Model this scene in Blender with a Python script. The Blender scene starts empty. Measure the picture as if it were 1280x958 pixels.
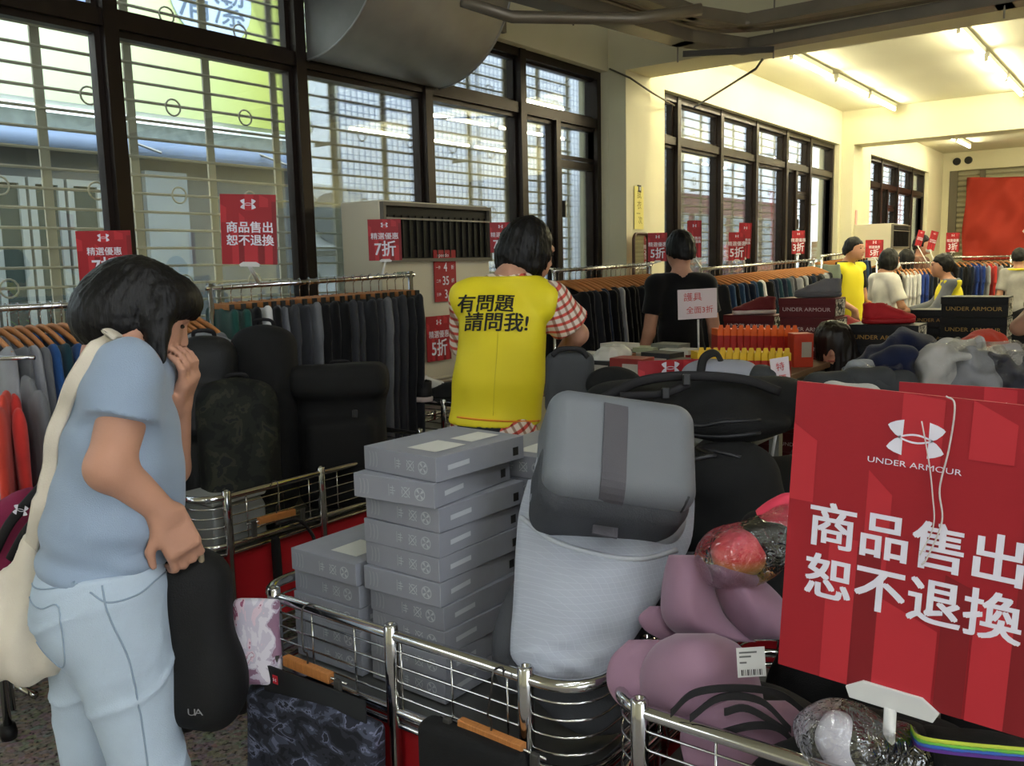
import bpy, bmesh, math, random
import numpy as np
from mathutils import Vector, Matrix
from mathutils.bvhtree import BVHTree
random.seed(7); rng = np.random.RandomState(5)
SC = bpy.context.scene
COL = SC.collection
# ------------------------------------------------------------------ camera
FPX, PIT, ROL, YAW, EYE = 1100.0, math.radians(7.70), math.radians(-1.291), math.radians(36.804), 1.55
_fw = np.array([math.cos(YAW), math.sin(YAW), 0.]); _rt = np.array([math.sin(YAW), -math.cos(YAW), 0.]); _up = np.array([0, 0, 1.])
CF = math.cos(PIT)*_fw - math.sin(PIT)*_up; _u0 = math.sin(PIT)*_fw + math.cos(PIT)*_up
CR = math.cos(ROL)*_rt + math.sin(ROL)*_u0; CU = -math.sin(ROL)*_rt + math.cos(ROL)*_u0
CC = np.array([0, 0, EYE])
cam = bpy.data.cameras.new('camera'); cam.sensor_width = 36; cam.lens = FPX/1280*36; cam.clip_start = .05
camo = bpy.data.objects.new('camera', cam); COL.objects.link(camo)
camo.matrix_world = Matrix(((CR[0], CU[0], -CF[0], 0), (CR[1], CU[1], -CF[1], 0), (CR[2], CU[2], -CF[2], EYE), (0, 0, 0, 1)))
SC.camera = camo
# ------------------------------------------------------------------ light and exposure
SC.view_settings.view_transform = 'Standard'; SC.view_settings.look = 'None'
SC.view_settings.gamma = 1; SC.view_settings.use_curve_mapping = False
SC.view_settings.exposure = 1.45
TUBE_POWER = 34.0        # emission of the fluorescent tubes
SKY_POWER = 1.6
wd = bpy.data.worlds.new('world'); SC.world = wd; wd.use_nodes = True
_bg = wd.node_tree.nodes['Background']; _bg.inputs[0].default_value = (.86, .93, 1., 1); _bg.inputs[1].default_value = SKY_POWER
# ------------------------------------------------------------------ places
def A(*a): return np.array(a, float)
def ray(x, y): return CF + CR*(x-640)/FPX - CU*(y-479)/FPX
def P(x, y, d): return CC + ray(x, y)*d
def PX(x, y, X): r = ray(x, y); return CC + r*(X/r[0])
def PY(x, y, Y): r = ray(x, y); return CC + r*(Y/r[1])
def PZ(x, y, Z): r = ray(x, y); return CC + r*((Z-EYE)/r[2])
# ------------------------------------------------------------------ colours and materials
def lin(c):
    if isinstance(c, str):
        c = [int(c[i:i+2], 16)/255 for i in (0, 2, 4)]
    return tuple((v/12.92 if v <= .04045 else ((v+.055)/1.055)**2.4) for v in c)
MATS = {}
def nodes(m): return m.node_tree.nodes, m.node_tree.links
def M(name, col, rough=.7, metal=0, bump=0, bs=250, var=0, vs=6, spec=.4, coat=0, sheen=0, stretch=None):
    if name in MATS: return MATS[name]
    m = bpy.data.materials.new(name); m.use_nodes = True; n, l = nodes(m); b = n['Principled BSDF']
    c = lin(col); b.inputs['Base Color'].default_value = (*c, 1); b.inputs['Roughness'].default_value = rough
    b.inputs['Metallic'].default_value = metal; b.inputs['Specular IOR Level'].default_value = spec
    b.inputs['Coat Weight'].default_value = coat; b.inputs['Sheen Weight'].default_value = sheen
    m.diffuse_color = (*c, 1)
    if bump or var:
        tc = n.new('ShaderNodeTexCoord'); src = tc.outputs['Object']
        if stretch:
            mp = n.new('ShaderNodeMapping'); mp.inputs['Scale'].default_value = stretch; l.new(src, mp.inputs[0]); src = mp.outputs[0]
    if var:
        t = n.new('ShaderNodeTexNoise'); t.inputs['Scale'].default_value = vs; t.inputs['Detail'].default_value = 5; l.new(src, t.inputs['Vector'])
        r = n.new('ShaderNodeValToRGB'); e = r.color_ramp.elements
        e[0].position = .3; e[1].position = .7
        e[0].color = (*[v*(1-var) for v in c], 1); e[1].color = (*[min(1, v*(1+var)) for v in c], 1)
        l.new(t.outputs[0], r.inputs[0]); l.new(r.outputs[0], b.inputs['Base Color'])
    if bump:
        t = n.new('ShaderNodeTexNoise'); t.inputs['Scale'].default_value = bs; t.inputs['Detail'].default_value = 3; l.new(src, t.inputs['Vector'])
        p = n.new('ShaderNodeBump'); p.inputs['Strength'].default_value = bump; p.inputs['Distance'].default_value = .004
        l.new(t.outputs[0], p.inputs['Height']); l.new(p.outputs[0], b.inputs['Normal'])
    MATS[name] = m; return m
def cloth(name, col, var=.12): return M(name, col, .85, bump=.25, bs=600, var=var, vs=9, spec=.2, sheen=.15)
def ramp_mat(name, stops, scale=12, detail=4, rough=.75, kind='noise', interp='CONSTANT', bump=0, stretch=None, spec=.3, dist=0):
    if name in MATS: return MATS[name]
    m = M(name, stops[0][1], rough, spec=spec); n, l = nodes(m); b = n['Principled BSDF']
    tc = n.new('ShaderNodeTexCoord'); src = tc.outputs['Object']
    if stretch:
        mp = n.new('ShaderNodeMapping'); mp.inputs['Scale'].default_value = stretch; l.new(src, mp.inputs[0]); src = mp.outputs[0]
    if kind == 'noise':
        t = n.new('ShaderNodeTexNoise'); t.inputs['Detail'].default_value = detail; t.inputs['Distortion'].default_value = dist; out = t.outputs[0]
    else:
        t = n.new('ShaderNodeTexVoronoi'); out = t.outputs['Color'] if kind == 'cells' else t.outputs['Distance']
    t.inputs['Scale'].default_value = scale; l.new(src, t.inputs['Vector'])
    r = n.new('ShaderNodeValToRGB'); r.color_ramp.interpolation = interp; e = r.color_ramp.elements
    e[0].position = stops[0][0]; e[0].color = (*lin(stops[0][1]), 1)
    e[1].position = stops[1][0]; e[1].color = (*lin(stops[1][1]), 1)
    for p, c in stops[2:]:
        q = e.new(p); q.color = (*lin(c), 1)
    l.new(out, r.inputs[0]); l.new(r.outputs[0], b.inputs['Base Color'])
    if bump:
        p = n.new('ShaderNodeBump'); p.inputs['Strength'].default_value = bump; p.inputs['Distance'].default_value = .004
        l.new(out, p.inputs['Height']); l.new(p.outputs[0], b.inputs['Normal'])
    return m
def emit(name, col, s):
    m = bpy.data.materials.new(name); m.use_nodes = True; b = m.node_tree.nodes['Principled BSDF']
    b.inputs['Base Color'].default_value = (1, 1, 1, 1); b.inputs['Emission Color'].default_value = (*lin(col), 1); b.inputs['Emission Strength'].default_value = s
    return m
def thin_glass(name, tint=(1, 1, 1), refl=.06, rough=0.0, bump=0, fres=.7, bs=35):
    m = bpy.data.materials.new(name); m.use_nodes = True; n, l = nodes(m); n.remove(n['Principled BSDF'])
    o = n['Material Output']; tr = n.new('ShaderNodeBsdfTransparent'); tr.inputs[0].default_value = (*tint, 1)
    g = n.new('ShaderNodeBsdfGlossy'); g.inputs['Roughness'].default_value = rough; g.inputs[0].default_value = (1, 1, 1, 1)
    lw = n.new('ShaderNodeLayerWeight'); lw.inputs[0].default_value = .35
    ma = n.new('ShaderNodeMath'); ma.operation = 'MULTIPLY_ADD'; ma.inputs[1].default_value = fres; ma.inputs[2].default_value = refl; ma.use_clamp = True
    l.new(lw.outputs['Fresnel'], ma.inputs[0]); mx = n.new('ShaderNodeMixShader')
    l.new(ma.outputs[0], mx.inputs[0]); l.new(tr.outputs[0], mx.inputs[1]); l.new(g.outputs[0], mx.inputs[2]); l.new(mx.outputs[0], o.inputs[0])
    if bump:
        tc = n.new('ShaderNodeTexCoord'); t = n.new('ShaderNodeTexNoise'); t.inputs['Scale'].default_value = bs; t.inputs['Distortion'].default_value = 1.5
        p = n.new('ShaderNodeBump'); p.inputs['Strength'].default_value = bump; p.inputs['Distance'].default_value = .01
        l.new(tc.outputs['Object'], t.inputs['Vector']); l.new(t.outputs[0], p.inputs['Height']); l.new(p.outputs[0], g.inputs['Normal']); l.new(p.outputs[0], lw.inputs['Normal'])
    return m
# ------------------------------------------------------------------ objects
def obj(name, me, mat=None, parent=None, loc=None, rot=None):
    o = bpy.data.objects.new(name, me); COL.objects.link(o)
    if mat is not None and hasattr(me, 'materials') and len(me.materials) == 0: me.materials.append(mat)
    if parent is not None: o.parent = parent
    if loc is not None: o.location = loc
    if rot is not None: o.rotation_euler = rot
    return o
def tag(o, label, cat, group=None):
    o['label'] = label; o['category'] = cat
    if group: o['group'] = group
    return o
def thing(name, label, cat, loc=(0, 0, 0), rotz=0, group=None, rot=None):
    o = bpy.data.objects.new(name, None); COL.objects.link(o); o.location = loc; o.empty_display_size = .1
    o.rotation_euler = rot if rot is not None else (0, 0, rotz)
    return tag(o, label, cat, group)
def struct(o): o['kind'] = 'structure'; return o
def dup(root, loc, rotz=None, label=None, group=None, mats=None):
    r = root.copy(); COL.objects.link(r); r.location = loc
    if rotz is not None: r.rotation_euler = (0, 0, rotz) if not isinstance(rotz, tuple) else rotz
    if label: r['label'] = label
    if group: r['group'] = group
    if mats and root.type == 'MESH' and mats.get('') is not None: remat(r, mats[''])
    for ch in list(root.children):
        c = ch.copy(); COL.objects.link(c); c.parent = r
        k = ch.name.split('.')[0]
        if mats and k in mats: remat(c, mats[k])
        for g in list(ch.children):
            d = g.copy(); COL.objects.link(d); d.parent = c
    return r
def remat(o, m):
    o.material_slots[0].link = 'OBJECT'; o.material_slots[0].material = m
ORD = 'first second third fourth fifth sixth seventh eighth ninth tenth eleventh twelfth thirteenth fourteenth fifteenth sixteenth seventeenth eighteenth nineteenth twentieth'.split()
ORD += ['twenty-'+w for w in ORD[:9]] + ['thirtieth'] + ['thirty-'+w for w in ORD[:9]]
class MB:
    def __init__(s): s.v = []; s.f = []; s.n = 0
    def add(s, v, f):
        v = np.asarray(v, float); s.v.append(v); s.f += [[i+s.n for i in q] for q in f]; s.n += len(v); return s
    def box(s, c, size, rot=None):
        x, y, z = [k/2 for k in size]
        v = np.array([(i, j, k) for i in (-x, x) for j in (-y, y) for k in (-z, z)])
        if rot is not None: v = v @ np.asarray(rot).T
        return s.add(v+np.asarray(c), [(0, 1, 3, 2), (4, 6, 7, 5), (0, 4, 5, 1), (2, 3, 7, 6), (0, 2, 6, 4), (1, 5, 7, 3)])
    def span(s, a, b):
        a = np.asarray(a, float); b = np.asarray(b, float); return s.box((a+b)/2, abs(b-a))
    def tube(s, pts, r, seg=8, closed=False, cap=True, flat=1.0, nrm=None):
        p = np.array(pts, float); m = len(p); rr = np.full(m, r, float) if np.isscalar(r) else np.asarray(r, float)
        t = np.roll(p, -1, 0)-np.roll(p, 1, 0)
        if not closed: t[0] = p[1]-p[0]; t[-1] = p[-1]-p[-2]
        t /= np.linalg.norm(t, axis=1)[:, None]+1e-12
        u = np.cross(t[0], (0, 0, 1) if abs(t[0][2]) < .9 else (1, 0, 0)) if nrm is None else np.asarray(nrm, float)
        V = []
        a = np.linspace(0, 2*math.pi, seg, endpoint=False)
        for i in range(m):
            u = u-t[i]*(u@t[i]); u = u/(np.linalg.norm(u)+1e-12); w = np.cross(t[i], u)
            V.append(p[i]+rr[i]*(np.cos(a)[:, None]*u*flat+np.sin(a)[:, None]*w))
        F = []
        for i in range(m if closed else m-1):
            j = (i+1) % m
            for k in range(seg):
                q = (k+1) % seg; F.append((i*seg+k, i*seg+q, j*seg+q, j*seg+k))
        if cap and not closed: F += [tuple(range(seg))[::-1], tuple(range((m-1)*seg, m*seg))]
        return s.add(np.vstack(V), F)
    def lathe(s, prof, c=(0, 0, 0), seg=20, axis=2):
        V = []; F = []; k = len(prof)
        for i in range(seg):
            a = 2*math.pi*i/seg
            for r, z in prof:
                q = [r*math.cos(a), r*math.sin(a), z]
                if axis == 0: q = [z, q[0], q[1]]
                if axis == 1: q = [q[0], z, q[1]]
                V.append(q)
        for i in range(seg):
            j = (i+1) % seg
            for m in range(k-1): F.append((i*k+m, j*k+m, j*k+m+1, i*k+m+1))
        F.append(tuple(i*k for i in range(seg))[::-1]); F.append(tuple(i*k+k-1 for i in range(seg)))
        return s.add(np.array(V)+np.asarray(c), F)
    def prism(s, poly, h, o=(0, 0, 0), U=(1, 0, 0), V=(0, 1, 0)):
        U = np.asarray(U, float); V = np.asarray(V, float); W = np.cross(U, V)
        b = np.array([np.asarray(o)+U*x+V*y for x, y in poly]); n = len(b)
        return s.add(np.vstack([b, b+W*h]), [tuple(range(n))[::-1], tuple(range(n, 2*n))]+[(i, (i+1) % n, n+(i+1) % n, n+i) for i in range(n)])
    def mesh(s, name, smooth=False, off=None):
        me = bpy.data.meshes.new(name); v = np.vstack(s.v)
        if off is not None: v = v-np.asarray(off)
        me.from_pydata(v.tolist(), [], s.f); me.update()
        if smooth: me.polygons.foreach_set('use_smooth', [True]*len(me.polygons))
        return me
    def build(s, name, mat, parent=None, smooth=False, off=None, bevel=0, loc=None, rot=None):
        me = s.mesh(name, smooth, off); o = obj(name, me, mat, parent, loc, rot)
        if bevel:
            md = o.modifiers.new('bevel', 'BEVEL'); md.width = bevel; md.segments = 2; md.limit_method = 'ANGLE'
        return o
def rz(a): c, s = math.cos(a), math.sin(a); return np.array([[c, -s, 0], [s, c, 0], [0, 0, 1]])
def ry(a): c, s = math.cos(a), math.sin(a); return np.array([[c, 0, s], [0, 1, 0], [-s, 0, c]])
def rx(a): c, s = math.cos(a), math.sin(a); return np.array([[1, 0, 0], [0, c, -s], [0, s, c]])
def spline(pts, n=8, closed=False):
    p = np.array(pts, float); m = len(p); out = []
    for i in range(m if closed else m-1):
        a = p[(i-1) % m] if closed or i > 0 else 2*p[0]-p[1]; b = p[i]; c = p[(i+1) % m]; d = p[(i+2) % m] if closed or i+2 < m else 2*p[-1]-p[-2]
        for k in range(n):
            t = k/n; out.append(.5*((2*b)+(c-a)*t+(2*a-5*b+4*c-d)*t*t+(3*b-a-3*c+d)*t**3))
    if not closed: out.append(p[-1])
    return np.array(out)
# ------------------------------------------------------------------ signed distance fields meshed with surface nets
def wob(p, seed, fr, n=5):
    r = np.random.RandomState(seed); s = 0
    for i in range(n):
        d = r.normal(size=3); d /= np.linalg.norm(d); s = s+np.sin((p@(d*fr*(.6+.9*r.rand()))).astype(np.float32)+r.rand()*6.28)
    return s/n
class Field:
    def __init__(s, lo, hi, res):
        s.lo = np.asarray(lo, float); s.res = res; s.n = np.ceil((np.asarray(hi)-s.lo)/res).astype(int)+1
        s.V = np.full(tuple(s.n), 1., np.float32)
    def blk(s, lo, hi, m):
        a = np.clip(np.floor((lo-m-s.lo)/s.res).astype(int), 0, s.n); b = np.clip(np.ceil((hi+m-s.lo)/s.res).astype(int)+1, 0, s.n)
        if (b <= a).any(): return None, None
        g = np.stack(np.meshgrid(*[s.lo[i]+s.res*np.arange(a[i], b[i]) for i in range(3)], indexing='ij'), -1).astype(np.float32)
        return tuple(slice(a[i], b[i]) for i in range(3)), g
    def put(s, sl, d, k, op):
        a = s.V[sl]
        if op == 'u':
            if k > 0:
                h = np.clip(.5+.5*(a-d)/k, 0, 1); s.V[sl] = a*(1-h)+d*h-k*h*(1-h)
            else: s.V[sl] = np.minimum(a, d)
        elif op == 's':
            if k > 0:
                h = np.clip(.5-.5*(a+d)/k, 0, 1); s.V[sl] = a*(1-h)-d*h+k*h*(1-h)
            else: s.V[sl] = np.maximum(a, -d)
    def cone(s, a, b, ra, rb=None, k=.02, op='u', flat=None, cut=None, warp=None):
        a = np.asarray(a, float); b = np.asarray(b, float); rb = ra if rb is None else rb; R = max(ra, rb)
        sl, g = s.blk(np.minimum(a, b)-R, np.maximum(a, b)+R, max(k, .01)+3*s.res)
        if sl is None: return s
        ab = b-a; t = np.clip(((g-a.astype(np.float32))@ab.astype(np.float32))/max(ab@ab, 1e-9), 0, 1)
        q = g-a.astype(np.float32)-t[..., None]*ab.astype(np.float32)
        if flat is not None:
            ax, f = flat; ax = np.asarray(ax, np.float32); ax = ax/np.linalg.norm(ax); q = q+(q@ax)[..., None]*ax*(1/f-1)
        d = np.linalg.norm(q, axis=-1)-(ra+(rb-ra)*t)
        if cut is not None:
            L = np.linalg.norm(ab); d = np.maximum(d, ((g-b.astype(np.float32))@(ab/L).astype(np.float32))-cut)
        if warp is not None: d = d+warp(g)
        s.put(sl, d, k, op); return s
    def ell(s, c, r, rot=None, k=.02, op='u', warp=None):
        c = np.asarray(c, float); r = np.asarray(r, float); R = max(r); sl, g = s.blk(c-R, c+R, max(k, .01)+3*s.res)
        if sl is None: return s
        q = g-c.astype(np.float32)
        if rot is not None: q = q@np.asarray(rot, np.float32)      # columns = axes
        q = q/r.astype(np.float32); ln = np.linalg.norm(q, axis=-1); g2 = np.linalg.norm(q/r.astype(np.float32), axis=-1)+1e-6
        d = ln*(ln-1)/g2
        if warp is not None: d = d+warp(g)
        s.put(sl, d, k, op); return s
    def rbox(s, c, h, r, rot=None, k=.01, op='u', warp=None):
        c = np.asarray(c, float); h = np.asarray(h, float); R = np.linalg.norm(h); sl, g = s.blk(c-R, c+R, max(k, .01)+3*s.res)
        if sl is None: return s
        q = g-c.astype(np.float32)
        if rot is not None: q = q@np.asarray(rot, np.float32)
        q = abs(q)-(h-r).astype(np.float32)
        d = np.linalg.norm(np.maximum(q, 0), axis=-1)+np.minimum(q.max(-1), 0)-r
        if warp is not None: d = d+warp(g)
        s.put(sl, d, k, op); return s
    def plane(s, p, n, k=0):     # keep the side that n points away from
        n = np.asarray(n, float); n = n/np.linalg.norm(n)
        ax = [s.lo[i]+s.res*np.arange(s.n[i])-p[i] for i in range(3)]
        d = (ax[0]*n[0])[:, None, None]+(ax[1]*n[1])[None, :, None]+(ax[2]*n[2])[None, None, :]
        s.V = np.maximum(s.V, d.astype(np.float32)); return s
    def noise(s, amp, fr, seed=1, n=5):
        m = np.abs(s.V) < amp+3*s.res; idx = np.argwhere(m); p = s.lo+idx*s.res
        s.V[m] += amp*wob(p, seed, fr, n); return s
    def data(s):
        V = s.V; V = np.where(V == 0, 1e-6, V)
        for i in range(3):
            for e in (0, -1):
                q = [slice(None)]*3; q[i] = e; V[tuple(q)] = np.maximum(V[tuple(q)], .3*s.res)
        ins = V < 0
        c = np.zeros(tuple(s.n-1), np.int16)
        for i in (0, 1):
            for j in (0, 1):
                for k in (0, 1): c += ins[i:s.n[0]-1+i, j:s.n[1]-1+j, k:s.n[2]-1+k]
        act = (c > 0) & (c < 8); idx = np.argwhere(act); num = np.full(act.shape, -1, np.int64); num[act] = np.arange(len(idx))
        acc = np.zeros((len(idx), 3)); cnt = np.zeros(len(idx))
        I, J, K = idx.T
        cor = [(i, j, k) for i in (0, 1) for j in (0, 1) for k in (0, 1)]
        val = {q: V[I+q[0], J+q[1], K+q[2]] for q in cor}
        for q in cor:
            for ax in range(3):
                if q[ax] == 0:
                    w = list(q); w[ax] = 1; a = val[q]; b = val[tuple(w)]; m = (a < 0) != (b < 0)
                    t = np.where(m, a/(a-b+1e-20), 0); pt = np.tile(np.array(q, float), (len(idx), 1)); pt[:, ax] += t
                    acc += np.where(m[:, None], pt, 0); cnt += m
        v = s.lo+(idx+acc/np.maximum(cnt, 1)[:, None])*s.res
        F = []
        for ax in range(3):
            b, c2 = (ax+1) % 3, (ax+2) % 3
            sa = [slice(None)]*3; sb = [slice(None)]*3; sa[ax] = slice(0, -1); sb[ax] = slice(1, None)
            A_, B_ = ins[tuple(sa)], ins[tuple(sb)]; e = np.argwhere(A_ != B_)
            ok = (e[:, b] > 0) & (e[:, c2] > 0) & (e[:, b] < s.n[b]-1) & (e[:, c2] < s.n[c2]-1); e = e[ok]
            if not len(e): continue
            def nb(db, dc):
                q = e.copy(); q[:, b] -= db; q[:, c2] -= dc; return num[q[:, 0], q[:, 1], q[:, 2]]
            quad = np.stack([nb(1, 1), nb(0, 1), nb(0, 0), nb(1, 0)], 1)
            fl = ~A_[e[:, 0], e[:, 1], e[:, 2]]; quad[fl] = quad[fl][:, ::-1]; F.append(quad)
        F = np.vstack(F) if F else np.zeros((0, 4), int); F = F[(F >= 0).all(1)]
        return v, F
    def mesh(s, name, off=None, smooth=1):
        v, F = s.data()
        for _ in range(smooth):
            e = np.vstack([F[:, [0, 1]], F[:, [1, 2]], F[:, [2, 3]], F[:, [3, 0]]]); sm = np.zeros_like(v); ct = np.zeros(len(v))
            np.add.at(sm, e[:, 0], v[e[:, 1]]); np.add.at(sm, e[:, 1], v[e[:, 0]]); np.add.at(ct, e[:, 0], 1); np.add.at(ct, e[:, 1], 1)
            v = v*.5+.5*sm/np.maximum(ct, 1)[:, None]
        s.v, s.F = v, F
        if off is not None: v = v-np.asarray(off)
        me = bpy.data.meshes.new(name); me.vertices.add(len(v)); me.vertices.foreach_set('co', v.astype(np.float32).ravel())
        me.loops.add(F.size); me.loops.foreach_set('vertex_index', F.astype(np.int32).ravel())
        me.polygons.add(len(F)); me.polygons.foreach_set('loop_start', np.arange(0, F.size, 4, dtype=np.int32))
        me.update(calc_edges=True); me.polygons.foreach_set('use_smooth', [True]*len(F)); return me
    def build(s, name, mat, parent=None, off=None, smooth=1):
        if off is None and parent is not None: off = WORLD.get(parent.name)
        return obj(name, s.mesh(name, off, smooth), mat, parent)
    def bvh(s): return BVHTree.FromPolygons(s.v.tolist(), s.F.tolist())
WORLD = {}
def wthing(name, label, cat, loc, group=None):      # a thing whose parts are given in world coordinates
    t = thing(name, label, cat, tuple(loc), 0, group); WORLD[t.name] = np.array(loc, float); return t
def wb(mb, name, mat, parent, smooth=False, bevel=0): return mb.build(name, mat, parent, smooth, off=WORLD[parent.name], bevel=bevel)
# ------------------------------------------------------------------ lettering and emblem
_txt = {}
def text_data(s, size=1, bold=0.0, shear=0.0, wide=1.0):
    key = (s, bold, shear, wide)
    if key not in _txt:
        c = bpy.data.curves.new('t', 'FONT'); c.body = s; c.size = 1; c.offset = bold; c.shear = shear; c.align_x = 'CENTER'; c.align_y = 'CENTER'; c.resolution_u = 3
        o = bpy.data.objects.new('t', c); COL.objects.link(o); dg = bpy.context.evaluated_depsgraph_get()
        me = bpy.data.meshes.new_from_object(o.evaluated_get(dg)); v = np.array([q.co[:] for q in me.vertices]).reshape(-1, 3); f = [tuple(p.vertices) for p in me.polygons]
        bpy.data.objects.remove(o); bpy.data.curves.remove(c); bpy.data.meshes.remove(me)
        if len(v): v[:, 0] *= wide
        _txt[key] = (v, f)
    v, f = _txt[key]; return v*size, f
def put_text(mb, s, size, o, U, V, bold=.012, shear=0, wide=1.0, lift=.001):
    v, f = text_data(s, size, 0.0, shear, wide); U = np.asarray(U, float); V = np.asarray(V, float); W = np.cross(U, V)
    for k, (dx, dy) in enumerate(((0, 0), (1, .6), (-1, .6), (1, -.6), (-1, -.6)) if bold > .008 else ((0, 0),)):
        if len(v): mb.add(np.asarray(o)+(v[:, :1]+dx*bold*.75*size)*U+(v[:, 1:2]+dy*bold*.75*size)*V+W*(lift+k*2e-5), f)
    return mb
def emblem(mb, w, o, U, V, lift=.001):
    U = np.asarray(U, float); V = np.asarray(V, float); W = np.cross(U, V); o = np.asarray(o, float)+W*lift
    wing = [(-.5, .21), (-.46, .25), (-.36, .30), (-.22, .34), (-.225, .05), (-.28, .0), (-.36, .04), (-.45, .13)]
    for sx in (1, -1):
        for sy in (1, -1):
            q = [(x*sx, y*sy) for x, y in wing]
            if sx*sy < 0: q = q[::-1]
            mb.add([o+U*x*w+V*y*w for x, y in q], [tuple(range(8))[::-1]])
    for sy in (1, -1):
        xs = np.linspace(-.3, .3, 13); yc = .075*np.cos(xs/.3*math.pi/2)*sy
        V_ = [o+U*x*w+V*(y+dy)*w for x, y in zip(xs, yc) for dy in (-.018, .018)]
        mb.add(V_, [(2*i, 2*i+2, 2*i+3, 2*i+1) for i in range(12)])
    return mb
def stick(v, bvh, d, lift=.002):
    d = Vector(d).normalized(); out = []
    for q in v:
        h = bvh.ray_cast(Vector(q)-d*1.0, d)
        out.append(np.array(h[0])-np.array(d)*lift if h[0] is not None else np.array(q))
    return np.array(out)
# ================================================================== the building
wallm = M('plaster', 'd9d3b4', .85, bump=.08, bs=40, var=.03, vs=2)
ceilm = M('ceiling_paint', 'd8d4b8', .9, var=.02, vs=1.5)
brown = M('bronze_frame', '2a211b', .35, metal=.6, spec=.5)
chrome = M('chrome', 'c9c9c9', .12, metal=1)
steel = M('dull_steel', '8d8d88', .35, metal=.9)
black = M('black_plastic', '151515', .5); white = M('white_plastic', 'd8d8d6', .45)
wood = M('hanger_wood', 'b5763f', .5, var=.15, vs=30, stretch=(1, 8, 1))
glass = thin_glass('window_glass', (.93, .97, .97), .045)
def terrazzo():
    m = M('terrazzo', '6f6a66', .45); n, l = nodes(m); b = n['Principled BSDF']; tc = n.new('ShaderNodeTexCoord')
    v = n.new('ShaderNodeTexVoronoi'); v.inputs['Scale'].default_value = 42; l.new(tc.outputs['Object'], v.inputs['Vector'])
    nz = n.new('ShaderNodeTexNoise'); nz.inputs['Scale'].default_value = 55; nz.inputs['Detail'].default_value = 3; l.new(tc.outputs['Object'], nz.inputs['Vector'])
    r = n.new('ShaderNodeValToRGB'); e = r.color_ramp.elements; r.color_ramp.interpolation = 'CONSTANT'
    e[0].position = 0; e[0].color = (*lin('2a2725'), 1); e[1].position = .39; e[1].color = (*lin('8f8882'), 1)
    for p, c in ((.5, 'a39b95'), (.6, 'b5ada6'), (.70, '6a6460')): q = e.new(p); q.color = (*lin(c), 1)
    l.new(nz.outputs[0], r.inputs[0]); mx = n.new('ShaderNodeMixRGB'); mx.blend_type = 'MULTIPLY'; mx.inputs[0].default_value = .35
    l.new(r.outputs[0], mx.inputs[1]); l.new(v.outputs['Color'], mx.inputs[2]); l.new(mx.outputs[0], b.inputs['Base Color']); return m
struct(MB().span((-6, -9, -.1), (20.4, 4.15, 0)).build('floor', terrazzo()))
struct(MB().span((-6, -9, 3.58), (20.4, 4.15, 3.75)).build('ceiling', ceilm))
w = MB()
w.span((-6, 3.87, 0), (20, 4.15, 1.2)); w.span((-6, 3.87, 3.12), (20, 4.15, 3.58))
w.span((6.6, 3.87, 1.2), (7.63, 4.15, 3.12)); w.span((13.02, 3.87, 1.2), (14.64, 4.15, 3.12)); w.span((18.72, 3.87, 1.2), (20, 4.15, 3.12))
struct(w.build('wall_left', wallm))
for n_, x0, x1 in ((1, 6.6, 7.03), (2, 13.1, 13.55)):
    struct(MB().span((x0, 3.7, 0), (x1, 3.868, 3.11)).build('column_%d' % n_, wallm))
    struct(MB().span((x0, -9, 3.11), (x1, 3.868, 3.579)).build('beam_%d' % n_, wallm))
struct(MB().span((6.86, 3.55, 0), (6.99, 3.699, 3.10)).build('trim_1', wallm)) if False else None
bw = MB(); bw.span((20, 3.75, 0), (20.2, 4.15, 3.58)); bw.span((20, -9, 3.22), (20.2, 3.75, 3.58))
struct(bw.build('wall_back', wallm))
struct(MB().span((-6.2, -9, 0), (-6.001, 4.15, 3.58)).build('wall_behind', wallm))
struct(MB().span((1.0, -6.2, 0), (20, -6, 3.58)).build('wall_right_unseen', wallm))  # unseen wall added to keep the bright sky out of the window reflections
struct(MB().span((-6, -6.2, 3.1), (1.0, -6, 3.58)).build('wall_lintel_unseen', wallm))  # unseen, over an opening left so daylight reaches the foreground
# roller shutter in the back wall
sh = struct(MB().span((20.12, -9, 0), (20.14, 3.75, 3.22)).build('door_1', M('shutter_back', '8a8674', .5)))
sl = MB()
sl.prism([(0, 0), (-.03, .02), (-.035, .05), (-.02, .085), (0, .1)], 12.6, (20.12, 0, 0), (1, 0, 0), (0, 0, 1)); slm = sl.mesh('slat')
slm.materials.append(M('shutter_slat', 'a9a38a', .45, metal=.2))
for i in range(30):
    o = obj('slat', slm, None, sh, (0, 3.6, .1+i*.104))
MB().span((20.04, 3.6, 0), (20.118, 3.75, 3.22)).build('guide_rail', M('shutter_rail', '6b6455', .5), sh)
MB().span((20.06, 3.1, 0), (20.085, 3.2, 3.2)).build('guide_rail', MATS['shutter_rail'], sh)
for y, z in ((3.62, 3.40), (3.41, 3.41)):
    h = thing('wall_pipe_hole', 'round black pipe hole in the back wall, %s' % ('the left one of the pair' if y > 3.5 else 'the right one of the pair'), 'hole', (20, y, z), group='pipe holes above the shutter')
    MB().lathe([(.075, -.012), (.075, 0)], axis=0).build('rim', M('hole_rim', '3a382f', .6), h); MB().lathe([(.062, -.02), (.062, -.012)], axis=0).build('bore', black, h)
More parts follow.
